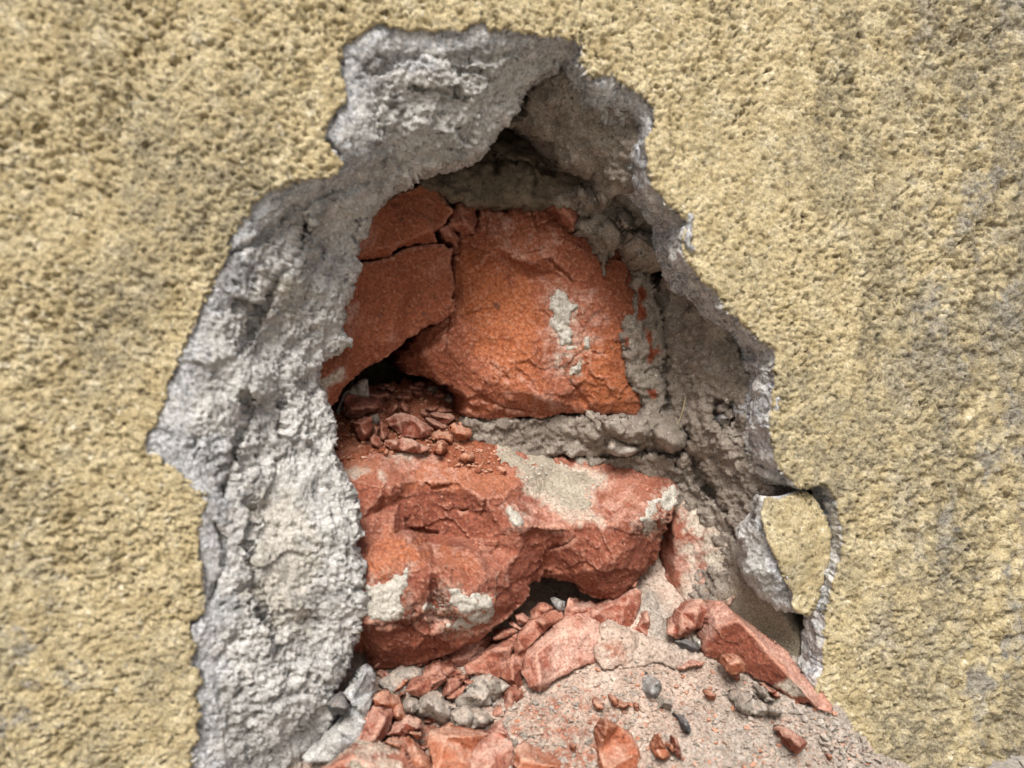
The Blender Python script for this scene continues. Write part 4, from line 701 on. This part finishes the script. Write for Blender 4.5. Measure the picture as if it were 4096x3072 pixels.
P5 = [  # label, points, depth, tilt, bulge, mat
 ('flat triangular red brick flake leaning below the big brick', [(1335, 645), (1480, 560), (1640, 462), (1716, 412), (1712, 455), (1662, 622), (1592, 745), (1500, 722), (1355, 702)], 30, 3, 2.2, 'brick'),
 ('long rounded red brick flake beside the triangular flake', [(1690, 520), (1716, 430), (1830, 310), (1980, 248), (2032, 258), (2034, 305), (1900, 405), (1790, 530), (1745, 650), (1700, 590)], 32, 4, 3, 'brick'),
 ('dark red brick piece standing between two flakes', [(1640, 622), (1690, 560), (1748, 640), (1762, 835), (1640, 775), (1598, 735)], 27.5, 2, 2, 'brick'),
 ('thin red sliver under the front of the big brick', [(1538, 445), (1620, 398), (1700, 386), (1724, 405), (1640, 445), (1560, 465)], 34, 2, 1.5, 'brick'),
 ('narrow red splinter lying above the thin sliver', [(1650, 338), (1700, 348), (1760, 382), (1742, 400), (1680, 372)], 36, 2, 1.5, 'brick'),
 ('small red brick chip in the shadow of the arch', [(1685, 280), (1760, 270), (1812, 305), (1790, 360), (1722, 348)], 38, 2, 2, 'brick'),
 ('small red brick chip beside the blue-grey stone', [(1798, 310), (1850, 248), (1930, 205), (1980, 235), (1900, 285), (1842, 335)], 37, 2, 2, 'brick'),
 ('flat red flake pointing towards the grey mortar lump', [(912, 825), (960, 758), (1080, 738), (1218, 706), (1218, 745), (1100, 835), (1022, 876), (985, 855)], 26, 3, 2, 'brick'),
 ('broken red flake tucked close under the big brick', [(1035, 725), (1100, 648), (1160, 620), (1178, 650), (1300, 668), (1336, 692), (1210, 725), (1120, 745)], 31, 3, 2, 'brick'),
 ('dark red chip on top of the overlapping flakes', [(1182, 855), (1240, 738), (1354, 696), (1354, 745), (1290, 815), (1208, 875)], 27, 3, 2, 'brick'),
 ('thin red chip behind the crumbly mortar lump', [(1216, 875), (1290, 808), (1374, 786), (1304, 865), (1240, 886)], 25.5, 3, 1.5, 'brick'),
 ('pale red chip touching the top of the mortar lump', [(1325, 752), (1420, 732), (1446, 760), (1382, 790)], 27, 3, 1.5, 'brick'),
 ('shaded red brick piece lying behind the flakes', [(1140, 620), (1300, 505), (1480, 425), (1545, 435), (1500, 570), (1340, 655), (1180, 668)], 39, 3, 2.5, 'brick'),
 ('red brick splinter beside the crumbly mortar lump', [(1632, 800), (1700, 768), (1794, 838), (1722, 905), (1620, 1015), (1556, 1045), (1526, 1000), (1618, 940)], 22, 4, 3, 'brick'),
 ('square red brick block against the grey broken edge', [(575, 1195), (650, 950), (688, 928), (832, 948), (836, 1000), (772, 1182), (722, 1214), (600, 1200)], 15.5, 3, 4, 'shard'),
 ('orange brick lump behind the square block', [(678, 862), (800, 822), (882, 908), (924, 1000), (912, 1045), (850, 1015), (828, 955), (700, 932)], 20, 4, 4, 'orange'),
 ('pale red brick lump with rounded top beside the square block', [(775, 1135), (850, 1048), (940, 998), (1032, 1038), (1054, 1090), (960, 1115), (900, 1150)], 16, 4, 4, 'shard'),
 ('small orange brick crumb in the hollow of the heap', [(956, 1112), (1040, 1098), (1054, 1150), (1000, 1168)], 13, 3, 2, 'orange'),
 ('long sloping orange brick piece at the foot of the picture', [(755, 1185), (900, 1145), (962, 1178), (1102, 1290), (1135, 1400), (975, 1420), (928, 1275), (850, 1215)], 9, 5, 4, 'orange'),
 ('broad crumbling red brick slab at the foot of the heap', [(1100, 1110), (1250, 1080), (1400, 1088), (1504, 1130), (1484, 1182), (1412, 1252), (1394, 1420), (1135, 1420), (1080, 1200)], 9, 6, 3, 'orange'),
 ('dusty red brick slab beside the crumbling slab', [(1400, 1262), (1560, 1100), (1602, 1038), (1644, 1100), (1684, 1200), (1690, 1420), (1378, 1420)], 7, 6, 3, 'shard'),
 ('pale orange brick block cut off by the foot of the picture', [(1698, 1218), (1780, 1192), (1882, 1228), (2064, 1300), (2090, 1440), (1680, 1440)], 1, 5, 4, 'orange'),
]
for k, (lab, pts, d, tilt, bul, mt) in enumerate(P5):
    chunk(FR, lab, BS, Z5(pts), mt, d=d, tilt=tilt, bulge=bul, seed=120 + k, thick=8, paint={'pale': lambda U, V: sstep(.0, .6, fbm(V, 8, 4, .6, 55)) * .55})
chunk('mortar_lump', 'crumbly grey mortar lump with shadowed underside among red flakes', 'mortar lump', Z5([(1285, 885), (1350, 820), (1440, 728), (1500, 712), (1592, 738), (1664, 780), (1612, 862), (1500, 924), (1380, 944), (1308, 924)]), 'clod', d=23, tilt=2, bulge=5, seed=150, disp=lambda P, U: n_mortar(P, U) * .55, thick=10)
chunk('mortar_lump', 'smooth pale mortar lump with an angular end in front of the flakes', 'mortar lump', Z5([(1018, 885), (1080, 838), (1160, 832), (1222, 920), (1244, 980), (1192, 1065), (1120, 1014), (1018, 985)]), 'clod', d=19.5, tilt=2, bulge=5, seed=151, disp=lambda P, U: n_patch(P, U) * .8, thick=10)
chunk('mortar_lump', 'low gritty mortar lump below the crumbly one', 'mortar lump', Z5([(1260, 1000), (1340, 950), (1440, 960), (1520, 980), (1560, 1030), (1480, 1070), (1380, 1085), (1290, 1070)]), 'clod', d=17, tilt=4, bulge=4, seed=152, disp=lambda P, U: n_mortar(P, U) * .55)
chunk('mortar_lump', 'small gritty mortar lump beside the smooth pale lump', 'mortar lump', Z5([(905, 930), (960, 870), (1010, 890), (1020, 980), (980, 1010), (920, 970)]), 'clod', d=20, tilt=3, bulge=3, seed=153, disp=lambda P, U: n_mortar(P, U) * .5)
chunk('mortar_lump', 'rough grey mortar lump behind the small upright splinter', 'mortar lump', Z6([(565, 200), (590, 110), (630, 85), (680, 130), (740, 160), (752, 240), (700, 280), (640, 300), (600, 300)]), 'clod', d=42, tilt=2, bulge=3, seed=154, disp=lambda P, U: n_mortar(P, U) * .5)
chunk('mortar_slab', 'shadowed smooth grey mortar slab leaning under the big brick', 'mortar slab', Z5([(720, 760), (800, 700), (900, 640), (1040, 660), (1050, 720), (960, 760), (920, 860), (880, 890), (780, 830)]), 'clod', d=33, tilt=3, bulge=2, seed=155)
chunk('render_block', 'tall grey render block with a rounded top standing at the broken edge', 'render block', Z5([(478, 835), (540, 750), (600, 668), (650, 642), (698, 658), (708, 720), (692, 822), (652, 1000), (582, 1195), (520, 1265), (400, 1315), (215, 1348), (195, 1290), (330, 1200), (430, 1080), (562, 960), (532, 900)]), 'grey', d=17, tilt=2.5, bulge=5, seed=156, thick=12, crest=Z5([(610, 760), (590, 950), (470, 1180), (640, 700)]), disp=lambda P, U: n_grey(P, U) * .4, taper=.15, paint={'blue': lambda U, V: sstep(-.3, .5, fbm(V, 9, 3, .5, 57)) * .7})
chunk('stone', 'small dark grey stone caught behind the tall grey render block', 'stone', Z5([(355, 905), (440, 845), (502, 878), (530, 932), (492, 985), (400, 985)]), 'darkstone', d=12.5, bulge=4, seed=157, thick=8)
chunk('brick_lump', 'dusty white and pink brick lump at the foot of the picture', 'brick lump', Z5([(280, 1420), (450, 1290), (550, 1196), (680, 1216), (800, 1225), (880, 1232), (935, 1258), (990, 1420)]), 'brick', d=5, tilt=6, bulge=4, seed=158, disp=lambda P, U: n_mortar(P, U) * .4, paint={'grit': lambda U, V: sstep(-.25, .15, fbm(V, 9, 4, .6, 59)) * .95})
chunk(FR, 'upright pointed orange brick block standing in sand at the foot of the picture', BS, Z6([(308, 1130), (338, 930), (350, 905), (440, 958), (542, 1040), (578, 1120), (572, 1260), (305, 1260)]), 'orange', d=-6, tilt=2.5, bulge=4, seed=159, crest=Z6([(360, 950), (350, 1240)]), thick=11)
chunk(FR, 'notched red brick lump lying on grey sand near the yellow wall', BS, Z6([(1472, 1022), (1520, 986), (1582, 1018), (1628, 1060), (1602, 1102), (1562, 1145), (1520, 1095), (1508, 1062)]), 'shard', bulge=4, seed=160, step=5, sink=3, paint={'pale': lambda U, V: V[:, 0] * 0})
chunk(FR, 'orange brick chip resting against the long shard', BS, Z6([(1098, 602), (1120, 540), (1190, 502), (1238, 570), (1224, 612), (1150, 622)]), 'orange', d=6.5, tilt=3, bulge=3, seed=161, step=5)
chunk(FR, 'tiny pink brick chip below the orange chip', BS, Z6([(1138, 628), (1200, 622), (1198, 662), (1170, 670)]), 'shard', bulge=2, seed=162, step=4)
chunk('pebble', 'smooth half-buried grey pebble in the middle of the sand', 'pebble', Z6([(598, 745), (640, 680), (672, 650), (702, 662), (708, 720), (682, 775), (620, 785)]), 'stone', bulge=4, seed=163, step=5, disp=lambda P, U: n_cleave(P, U) * .5, soft=4, bev=3)
chunk('pebble', 'dark pointed pebble lying in the sand above the upright block', 'pebble', Z6([(828, 932), (868, 922), (892, 990), (872, 1014), (840, 985)]), 'darkstone', bulge=3, seed=164, step=4)
chunk('stone', 'flat dark grey stone beside the long shard', 'stone', Z6([(805, 425), (870, 402), (932, 438), (946, 490), (900, 500), (825, 455)]), 'darkstone', bulge=2.5, seed=165, step=5)
chunk('pebble', 'white chip next to the flat dark grey stone', 'pebble', Z6([(920, 415), (955, 410), (962, 450), (940, 475)]), 'patch', bulge=2, seed=166, step=4)
chunk(FR, 'small red brick piece under the shard beside a grey lump', BS, Z6([(1380, 722), (1440, 736), (1474, 770), (1440, 795), (1400, 765)]), 'shard', bulge=2.5, seed=167, step=4)
chunk('mortar_lump', 'long grey mortar lump below the shard', 'mortar lump', Z6([(1310, 735), (1350, 705), (1390, 760), (1424, 800), (1400, 815), (1350, 785)]), 'clod', bulge=3, seed=168, step=5, disp=lambda P, U: n_mortar(P, U) * .4)
chunk('mortar_lump', 'pale rounded mortar lump under the tip of the shard', 'mortar lump', Z6([(1370, 850), (1400, 815), (1450, 840), (1476, 880), (1440, 905), (1390, 890)]), 'clod', bulge=3, seed=169, step=5, disp=lambda P, U: n_mortar(P, U) * .4)
chunk('mortar_lump', 'wide crusty mortar lump in the sand below the shard', 'mortar lump', Z6([(1170, 830), (1210, 760), (1290, 770), (1390, 850), (1400, 890), (1320, 900), (1240, 890)]), 'clod', bulge=3.5, seed=170, step=5, disp=lambda P, U: n_mortar(P, U) * .5)
chunk('mortar_lump', 'pinkish mortar lump near the half-buried grey pebble', 'mortar lump', Z6([(690, 830), (720, 780), (770, 790), (778, 840), (740, 860)]), 'clod', bulge=3, seed=171, step=5)
for k, (pts, lab) in enumerate([([(278, 815), (310, 800), (345, 810), (340, 850), (300, 855)], 'rounded orange brick crumb, first in the row across the sand'), ([(436, 822), (480, 802), (510, 815), (495, 845), (455, 852)], 'flat orange brick crumb in the row across the sand'), ([(385, 790), (410, 770), (440, 790), (430, 825), (400, 825)], 'pale orange brick crumb in the row across the sand'), ([(985, 760), (1020, 740), (1052, 755), (1046, 790), (1005, 795)], 'lone round orange brick crumb below the shard'), ([(535, 830), (550, 815), (566, 830), (558, 860), (540, 858)], 'last small orange crumb in the row across the sand'), ([(690, 455), (665, 445), (700, 460), (712, 478), (685, 470)], 'thin red brick chip on the sand-coloured slab'),
    ([(800, 590), (860, 570), (940, 555), (985, 552), (960, 575), (880, 585), (820, 605)], 'long thin red brick chip at the edge of the sand-coloured slab'), ([(660, 1100), (690, 1000), (720, 1060), (745, 1100), (770, 1150), (720, 1180), (670, 1160)], 'jagged red brick chip beside the upright block'), ([(780, 1020), (800, 1030), (830, 1120), (845, 1180), (800, 1150), (785, 1080)], 'narrow pink brick splinter at the foot of the heap'), ([(760, 1080), (780, 1070), (790, 1110), (770, 1130)], 'tiny orange crumb between two splinters'), ([(135, 1090), (165, 1070), (175, 1110), (150, 1125)], 'small red crumb beside the upright pointed block'), ([(1755, 1140), (1775, 1135), (1788, 1160), (1765, 1172)], 'tiny orange crumb near the foot of the yellow wall')]):
    chunk('brick_crumb', lab, 'brick crumb', Z6(pts), 'orange' if k not in (5, 6, 8) else 'shard', bulge=2, seed=180 + k, step=4, thick=5, rag=2)
# upper rubble on the back of the big brick
U9 = [
 ('blocky red brick fragment on top of the upper rubble', [(310, 390), (340, 290), (440, 330), (560, 352), (660, 342), (690, 440), (560, 505), (460, 548), (380, 558), (308, 510)], 42, 2, 5, 'brick'),
 ('pointed red brick fragment under the blocky one', [(362, 575), (460, 552), (580, 530), (596, 640), (570, 730), (490, 778), (440, 740), (400, 650)], 40, 2, 5, 'brick'),
 ('narrow upright red splinter in the upper rubble', [(648, 770), (660, 570), (740, 620), (752, 720), (720, 770)], 44, 2, 2.5, 'brick'),
 ('broad slab-like red brick fragment in the middle of the upper rubble', [(720, 560), (800, 510), (870, 495), (1000, 530), (1130, 595), (1168, 650), (1150, 720), (1040, 755), (880, 730), (760, 630)], 47, 3, 3, 'shard'),
 ('long low red brick fragment at the front of the upper rubble', [(700, 800), (720, 760), (860, 750), (890, 726), (980, 750), (1060, 810), (1175, 850), (1060, 885), (960, 880), (860, 856), (770, 850)], 41, 4, 4, 'shard'),
 ('pointed red brick fragment behind the broad one', [(1110, 540), (1180, 530), (1340, 640), (1280, 660), (1170, 630)], 51, 3, 2.5, 'shard'),
 ('thin flat red flake at the back of the upper rubble', [(1140, 500), (1200, 488), (1360, 500), (1410, 540), (1310, 610), (1220, 560)], 55, 3, 2, 'shard'),
 ('small red cube-like crumb on the flat flake', [(1058, 480), (1100, 468), (1146, 505), (1130, 545), (1070, 540)], 51, 2, 3, 'brick'),
 ('tall rounded orange clod at the end of the upper rubble', [(1380, 680), (1400, 620), (1470, 592), (1550, 650), (1562, 720), (1480, 765), (1400, 745)], 45, 2, 5, 'orange'),
 ('wrinkled orange clod at the front of the upper rubble', [(1180, 810), (1230, 750), (1310, 770), (1326, 850), (1270, 908), (1190, 880)], 39.5, 2, 4, 'orange'),
 ('crumbling orange clod between the wrinkled and tall clods', [(1160, 720), (1220, 652), (1320, 670), (1380, 720), (1370, 790), (1290, 760), (1180, 770)], 44, 3, 4, 'orange'),
 ('small orange clod on the brick dust', [(1430, 930), (1500, 890), (1585, 910), (1580, 960), (1500, 975)], 40.5, 3, 3, 'orange'),
 ('small flat red chip on the dust slope', [(1650, 730), (1700, 715), (1780, 780), (1720, 790)], 46, 3, 2, 'shard'),
 ('tiny orange crumb on the front of the dust', [(695, 905), (720, 845), (750, 870), (740, 920)], 39.5, 2, 2, 'orange'),
 ('shaded red fragment in the mouth of the black gap', [(720, 480), (750, 400), (830, 380), (850, 470), (800, 520), (730, 540)], 55, 2, 3, 'brick'),
 ('rounded brown fragment in the mouth of the black gap', [(830, 470), (860, 380), (900, 370), (955, 440), (950, 490), (880, 500)], 55, 2, 4, 'brick'),
 ('red fragment deep at the far end of the black gap', [(1100, 460), (1140, 430), (1260, 440), (1380, 480), (1300, 500), (1180, 500)], 60, 2, 3, 'brick'),
 ('low red fragment beside the narrow upright splinter', [(590, 620), (650, 630), (652, 700), (640, 740), (590, 710)], 45, 2, 2, 'brick'),
 ('red chip below the pointed fragment of the upper rubble', [(560, 740), (610, 710), (690, 790), (660, 850), (580, 820)], 40.5, 3, 2, 'brick')]
for k, (lab, pts, d, tilt, bul, mt) in enumerate(U9):
    chunk(FR, lab, BS, Z9(pts), mt, surf='rs', sink=bul * .45, tilt=tilt + 1.5, bulge=bul, seed=200 + k, thick=9, disp=n_crumb if 'clod' in lab else None, paint={'pale': lambda U, V: sstep(.2, .8, fbm(V, 8, 4, .6, 56)) * .3}, step=5)
chunk('mortar_lump', 'flat grey mortar piece standing behind the blocky brick fragment', 'mortar lump', Z9([(230, 480), (280, 320), (400, 220), (520, 152), (546, 160), (556, 340), (480, 340), (340, 300), (300, 420), (240, 540)]), 'clod', surf='rs', sink=0, tilt=1, bulge=2, seed=230, paint={})
chunk('mortar_lump', 'small grey mortar chip between the upper brick fragments', 'mortar lump', Z9([(575, 520), (640, 510), (665, 560), (650, 620), (590, 610)]), 'clod', surf='rs', sink=1, tilt=1, bulge=2, seed=231)
rk = random.Random(9)
for k in range(22):
    x, y = rk.uniform(560, 1350), rk.uniform(215, 400); w = rk.uniform(45, 85)
    if y < 300 and x < 620: continue
    pts = [(x + w * math.cos(a) * rk.uniform(.75, 1.15), y + .8 * w * math.sin(a) * rk.uniform(.7, 1.1)) for a in [i * math.tau / 6 for i in range(6)]]
    grey = x > 1120 and rk.random() < .6
    chunk('mortar_lump' if grey else FR, 'dim grey mortar crumb at the back of the black gap' if grey else 'dim dark brick crumb at the back of the black gap', 'mortar lump' if grey else BS, Z9(pts), 'clod' if grey else 'brick', surf='rs', sink=1.5, tilt=3, bulge=4, seed=240 + k, step=6, group='grey crumbs deep in the gap' if grey else 'brick crumbs deep in the gap')
# stones set in the bedding mortar
chunk('mortar_lump', 'rough mortar lump loose in the joint under the large brick face', 'mortar lump', Z8([(260, 1390), (350, 1360), (500, 1375), (520, 1440), (500, 1490), (420, 1505), (340, 1470), (290, 1430)]), 'mortar', d=41.5, bulge=3.5, seed=270, disp=lambda P, U: n_mortar(P, U) * .6, thick=12)
chunk('stone', 'smooth grey stone at the end of the mortar joint', 'stone', Z8([(515, 1420), (560, 1390), (660, 1395), (700, 1450), (690, 1520), (620, 1545), (540, 1500)]), 'mortar', d=37.5, bulge=4, seed=271, disp=n_smooth, soft=5, bev=3, thick=12)
chunk('stone', 'pale rounded stone in the joint above the big brick', 'stone', Z8([(290, 1530), (310, 1470), (370, 1490), (470, 1525), (420, 1555), (330, 1565)]), 'clod', d=44, bulge=3, seed=272, disp=n_smooth, soft=4, bev=2)
chunk('stone', 'grey stone sitting in a round hollow of the mortar', 'stone', Z8([(858, 1375), (880, 1340), (930, 1345), (946, 1385), (920, 1412), (872, 1408)]), 'stone', d=26, bulge=3, seed=273, step=5)
chunk('mortar_lump', 'brown mortar crumb above the stone in the round hollow', 'mortar lump', Z8([(850, 1330), (870, 1300), (920, 1310), (930, 1345), (880, 1350)]), 'mortar', d=26, bulge=2.5, seed=274, step=5)
for k, (lab, pts, d) in enumerate([('hanging mortar clod above the large brick face', [(240, 150), (310, 140), (330, 200), (310, 280), (270, 305), (235, 250)], 31), ('rounded mortar clod over the corner of the large brick', [(250, 400), (300, 350), (370, 380), (395, 440), (340, 500), (280, 480)], 37), ('crusted mortar clod below the hanging clod', [(335, 330), (390, 300), (440, 360), (430, 400), (370, 410)], 31), ('mortar clod clinging under the broken lip', [(400, 420), (470, 400), (560, 440), (640, 520), (600, 600), (520, 590), (440, 500)], 31), ('square mortar clod beside the thin brick sliver', [(150, 190), (240, 200), (270, 290), (200, 310), (160, 260)], 37)]):
    chunk('mortar_lump', lab, 'mortar lump', Z8(pts), 'mortar', d=d, bulge=4, seed=280 + k, disp=lambda P, U: n_mortar(P, U) * .6, thick=16, taper=.15, rag=8)

fl = random.Random(31)
for k in range(34):
    x, y = (fl.uniform(720, 1720), fl.uniform(600, 900)) if k < 22 else (fl.uniform(700, 1750), fl.uniform(960, 1240))
    L, Wd, a = fl.uniform(40, 105), fl.uniform(14, 34), fl.uniform(-.9, .5)
    pts = [(x + math.cos(a) * L * t - math.sin(a) * Wd * v, y + math.sin(a) * L * t + math.cos(a) * Wd * v) for t, v in ((-1, fl.uniform(-.3, .3)), (-.4, -.8 * fl.uniform(.7, 1.2)), (.45, -fl.uniform(.6, 1.1)), (1, fl.uniform(-.3, .3)), (.3, fl.uniform(.6, 1.1)), (-.5, fl.uniform(.5, 1)))]
    chunk('brick_flake', 'thin red brick flake packed among the flakes under the big brick' if k < 22 else 'thin red brick flake lying in the dust at the foot of the heap', 'brick flake', Z5(pts), ('brick', 'shard', 'orange')[k % 3], bulge=2, tilt=4, seed=400 + k, step=5, sink=1.6, thick=4, group='flakes packed under the big brick' if k < 22 else 'flakes at the foot of the heap')

# crumbs nobody could count, and small ones one could
def rock(seed, n=11):
    import bmesh
    r = random.Random(seed); bm = bmesh.new()
    for _ in range(n):
        v = Vector((r.gauss(0, 1), r.gauss(0, 1), r.gauss(0, 1))).normalized() * r.uniform(.75, 1.05); v.z *= .7; bm.verts.new(v)
    bmesh.ops.convex_hull(bm, input=bm.verts)
    bmesh.ops.delete(bm, geom=[v for v in bm.verts if not v.link_faces], context='VERTS')
    bm.verts.index_update()
    V = np.array([v.co[:] for v in bm.verts]); F = [tuple(v.index for v in f.verts) for f in bm.faces]; bm.free(); return V, F
ROCKS = [rock(300 + k) for k in range(8)]
def rotm(r):
    return np.array(Matrix.Rotation(r.uniform(0, 6.28), 3, 'Z') @ Matrix.Rotation(r.uniform(-.6, .6), 3, 'X'))
def scatter(name, mat, n, poly, surf, s0, s1, seed, label, cat):
    r = random.Random(seed); P = np.array([p[:2] for p in poly]); lo, hi = P.min(0), P.max(0); V = []; F = []; c = 0
    while n:
        q = np.array([[r.uniform(lo[0], hi[0]), r.uniform(lo[1], hi[1])]])
        if not in_poly(q, poly)[0]: continue
        n -= 1; p = SURF[surf].point(q[:, 0], q[:, 1])[0]; v, f = ROCKS[r.randrange(8)]; s = s0 + (s1 - s0) * r.random() ** 3
        V.append(v @ rotm(r).T * s + p + np.array([0, -s * .3, s * .25])); F += [tuple(i + c for i in t) for t in f]; c += len(v)
    o = link_mesh(name, np.concatenate(V), F, [MAT[mat]], smooth=False); props(o, label, cat, kind='stuff'); return o
SP = [(1900, 2850), (2200, 2700), (2450, 2650), (2800, 2600), (3150, 2760), (3330, 2860), (3620, 3110), (3500, 3200), (1800, 3200)]
scatter('grit', 'sand', 3500, SP, 'sand', .15, .7, 8, 'fine sand-coloured grains over the heap', 'grit')
scatter('grit', 'sand', 1100, SP, 'sand', .3, 1.5, 6, 'sand-coloured lumps of grit in the heap', 'grit')
scatter('grit', 'clod', 1500, SP, 'sand', .25, 1.5, 1, 'grey mortar grit strewn over the sand heap', 'grit')
scatter('crumbs', 'orange', 420, SP, 'sand', .25, 1.2, 2, 'orange brick crumbs strewn over the sand heap', 'crumbs')
scatter('crumbs', 'orange', 700, Z9([(260, 620), (500, 330), (1200, 330), (1400, 600), (1500, 780), (1780, 880), (1950, 1100), (1500, 1060), (900, 960), (300, 960)]), 'rs', .25, 1.3, 3, 'orange crumbs strewn on the back of the big brick', 'crumbs')
scatter('grit', 'clod', 320, [(1150, 2700), (1500, 2650), (2100, 2720), (2000, 3150), (1200, 3100)], 'sand', .3, 1.6, 4, 'grey grit between the red fragments', 'grit')
scatter('grit', 'patch', 160, Z3([(1060, 130), (1400, 220), (1680, 320), (1600, 540), (1300, 430)]), 'D', .2, .9, 5, 'pale grit on the dust of the big brick', 'grit')
scatter('grit', 'clod', 420, [(3150, 2800), (3300, 2830), (3600, 3080), (3700, 3180), (3450, 3180), (3250, 2950)], 'sand', .3, 2.2, 7, 'grey grit where the heap meets the yellow wall', 'grit')
# lumps on the ground in front of the wall
rg = random.Random(77); pos = []
for k in range(46):
    x = rg.uniform(3600, 4300) if k < 32 else rg.uniform(-300, 500); q = at(x, 3070 + rg.uniform(-10, 60), 0); s = rg.uniform(.8, 4.2) * (1 if k % 3 else .6)
    V, F = ROCKS[rg.randrange(8)]
    o = link_mesh('mortar_crumb', V @ rotm(rg).T * s + np.array([q[0], -s - rg.random() ** 2 * 45, s * .35]), list(F), [MAT['patch']], smooth=False, base=True)
    props(o, 'small white mortar crumb on the ground at the foot of the wall', 'mortar crumb', 'white crumbs at the foot of the wall')
# straw stuck in the mortar and a white fibre across the crack
def tube(name, pts, r, mat):
    V = []; F = []
    for i, p in enumerate(pts):
        for k in range(5):
            a = k * math.tau / 5; V.append(np.array(p) + r * (r_ * math.cos(a) + f_ * math.sin(a)))
        if i: F += [((i - 1) * 5 + k, (i - 1) * 5 + (k + 1) % 5, i * 5 + (k + 1) % 5, i * 5 + k) for k in range(5)]
    return link_mesh(name, V, np.array(F), [mat], base=True)
z = Z8([(692, 1262), (680, 1320), (660, 1380), (648, 1398)])
props(tube('straw', [at(x, y, 31 + k) for k, (x, y) in enumerate(z)], .12, MAT['straw']), 'thin dry straw stuck upright in the mortar beside the joint', 'straw')
z = Z4([(1480, 785), (1505, 792), (1532, 798)])
props(tube('fibre', [at(x, y, -1.6) for x, y in z], .2, MAT['patch']), 'short white fibre bridging the crack beside the loose render piece', 'fibre')
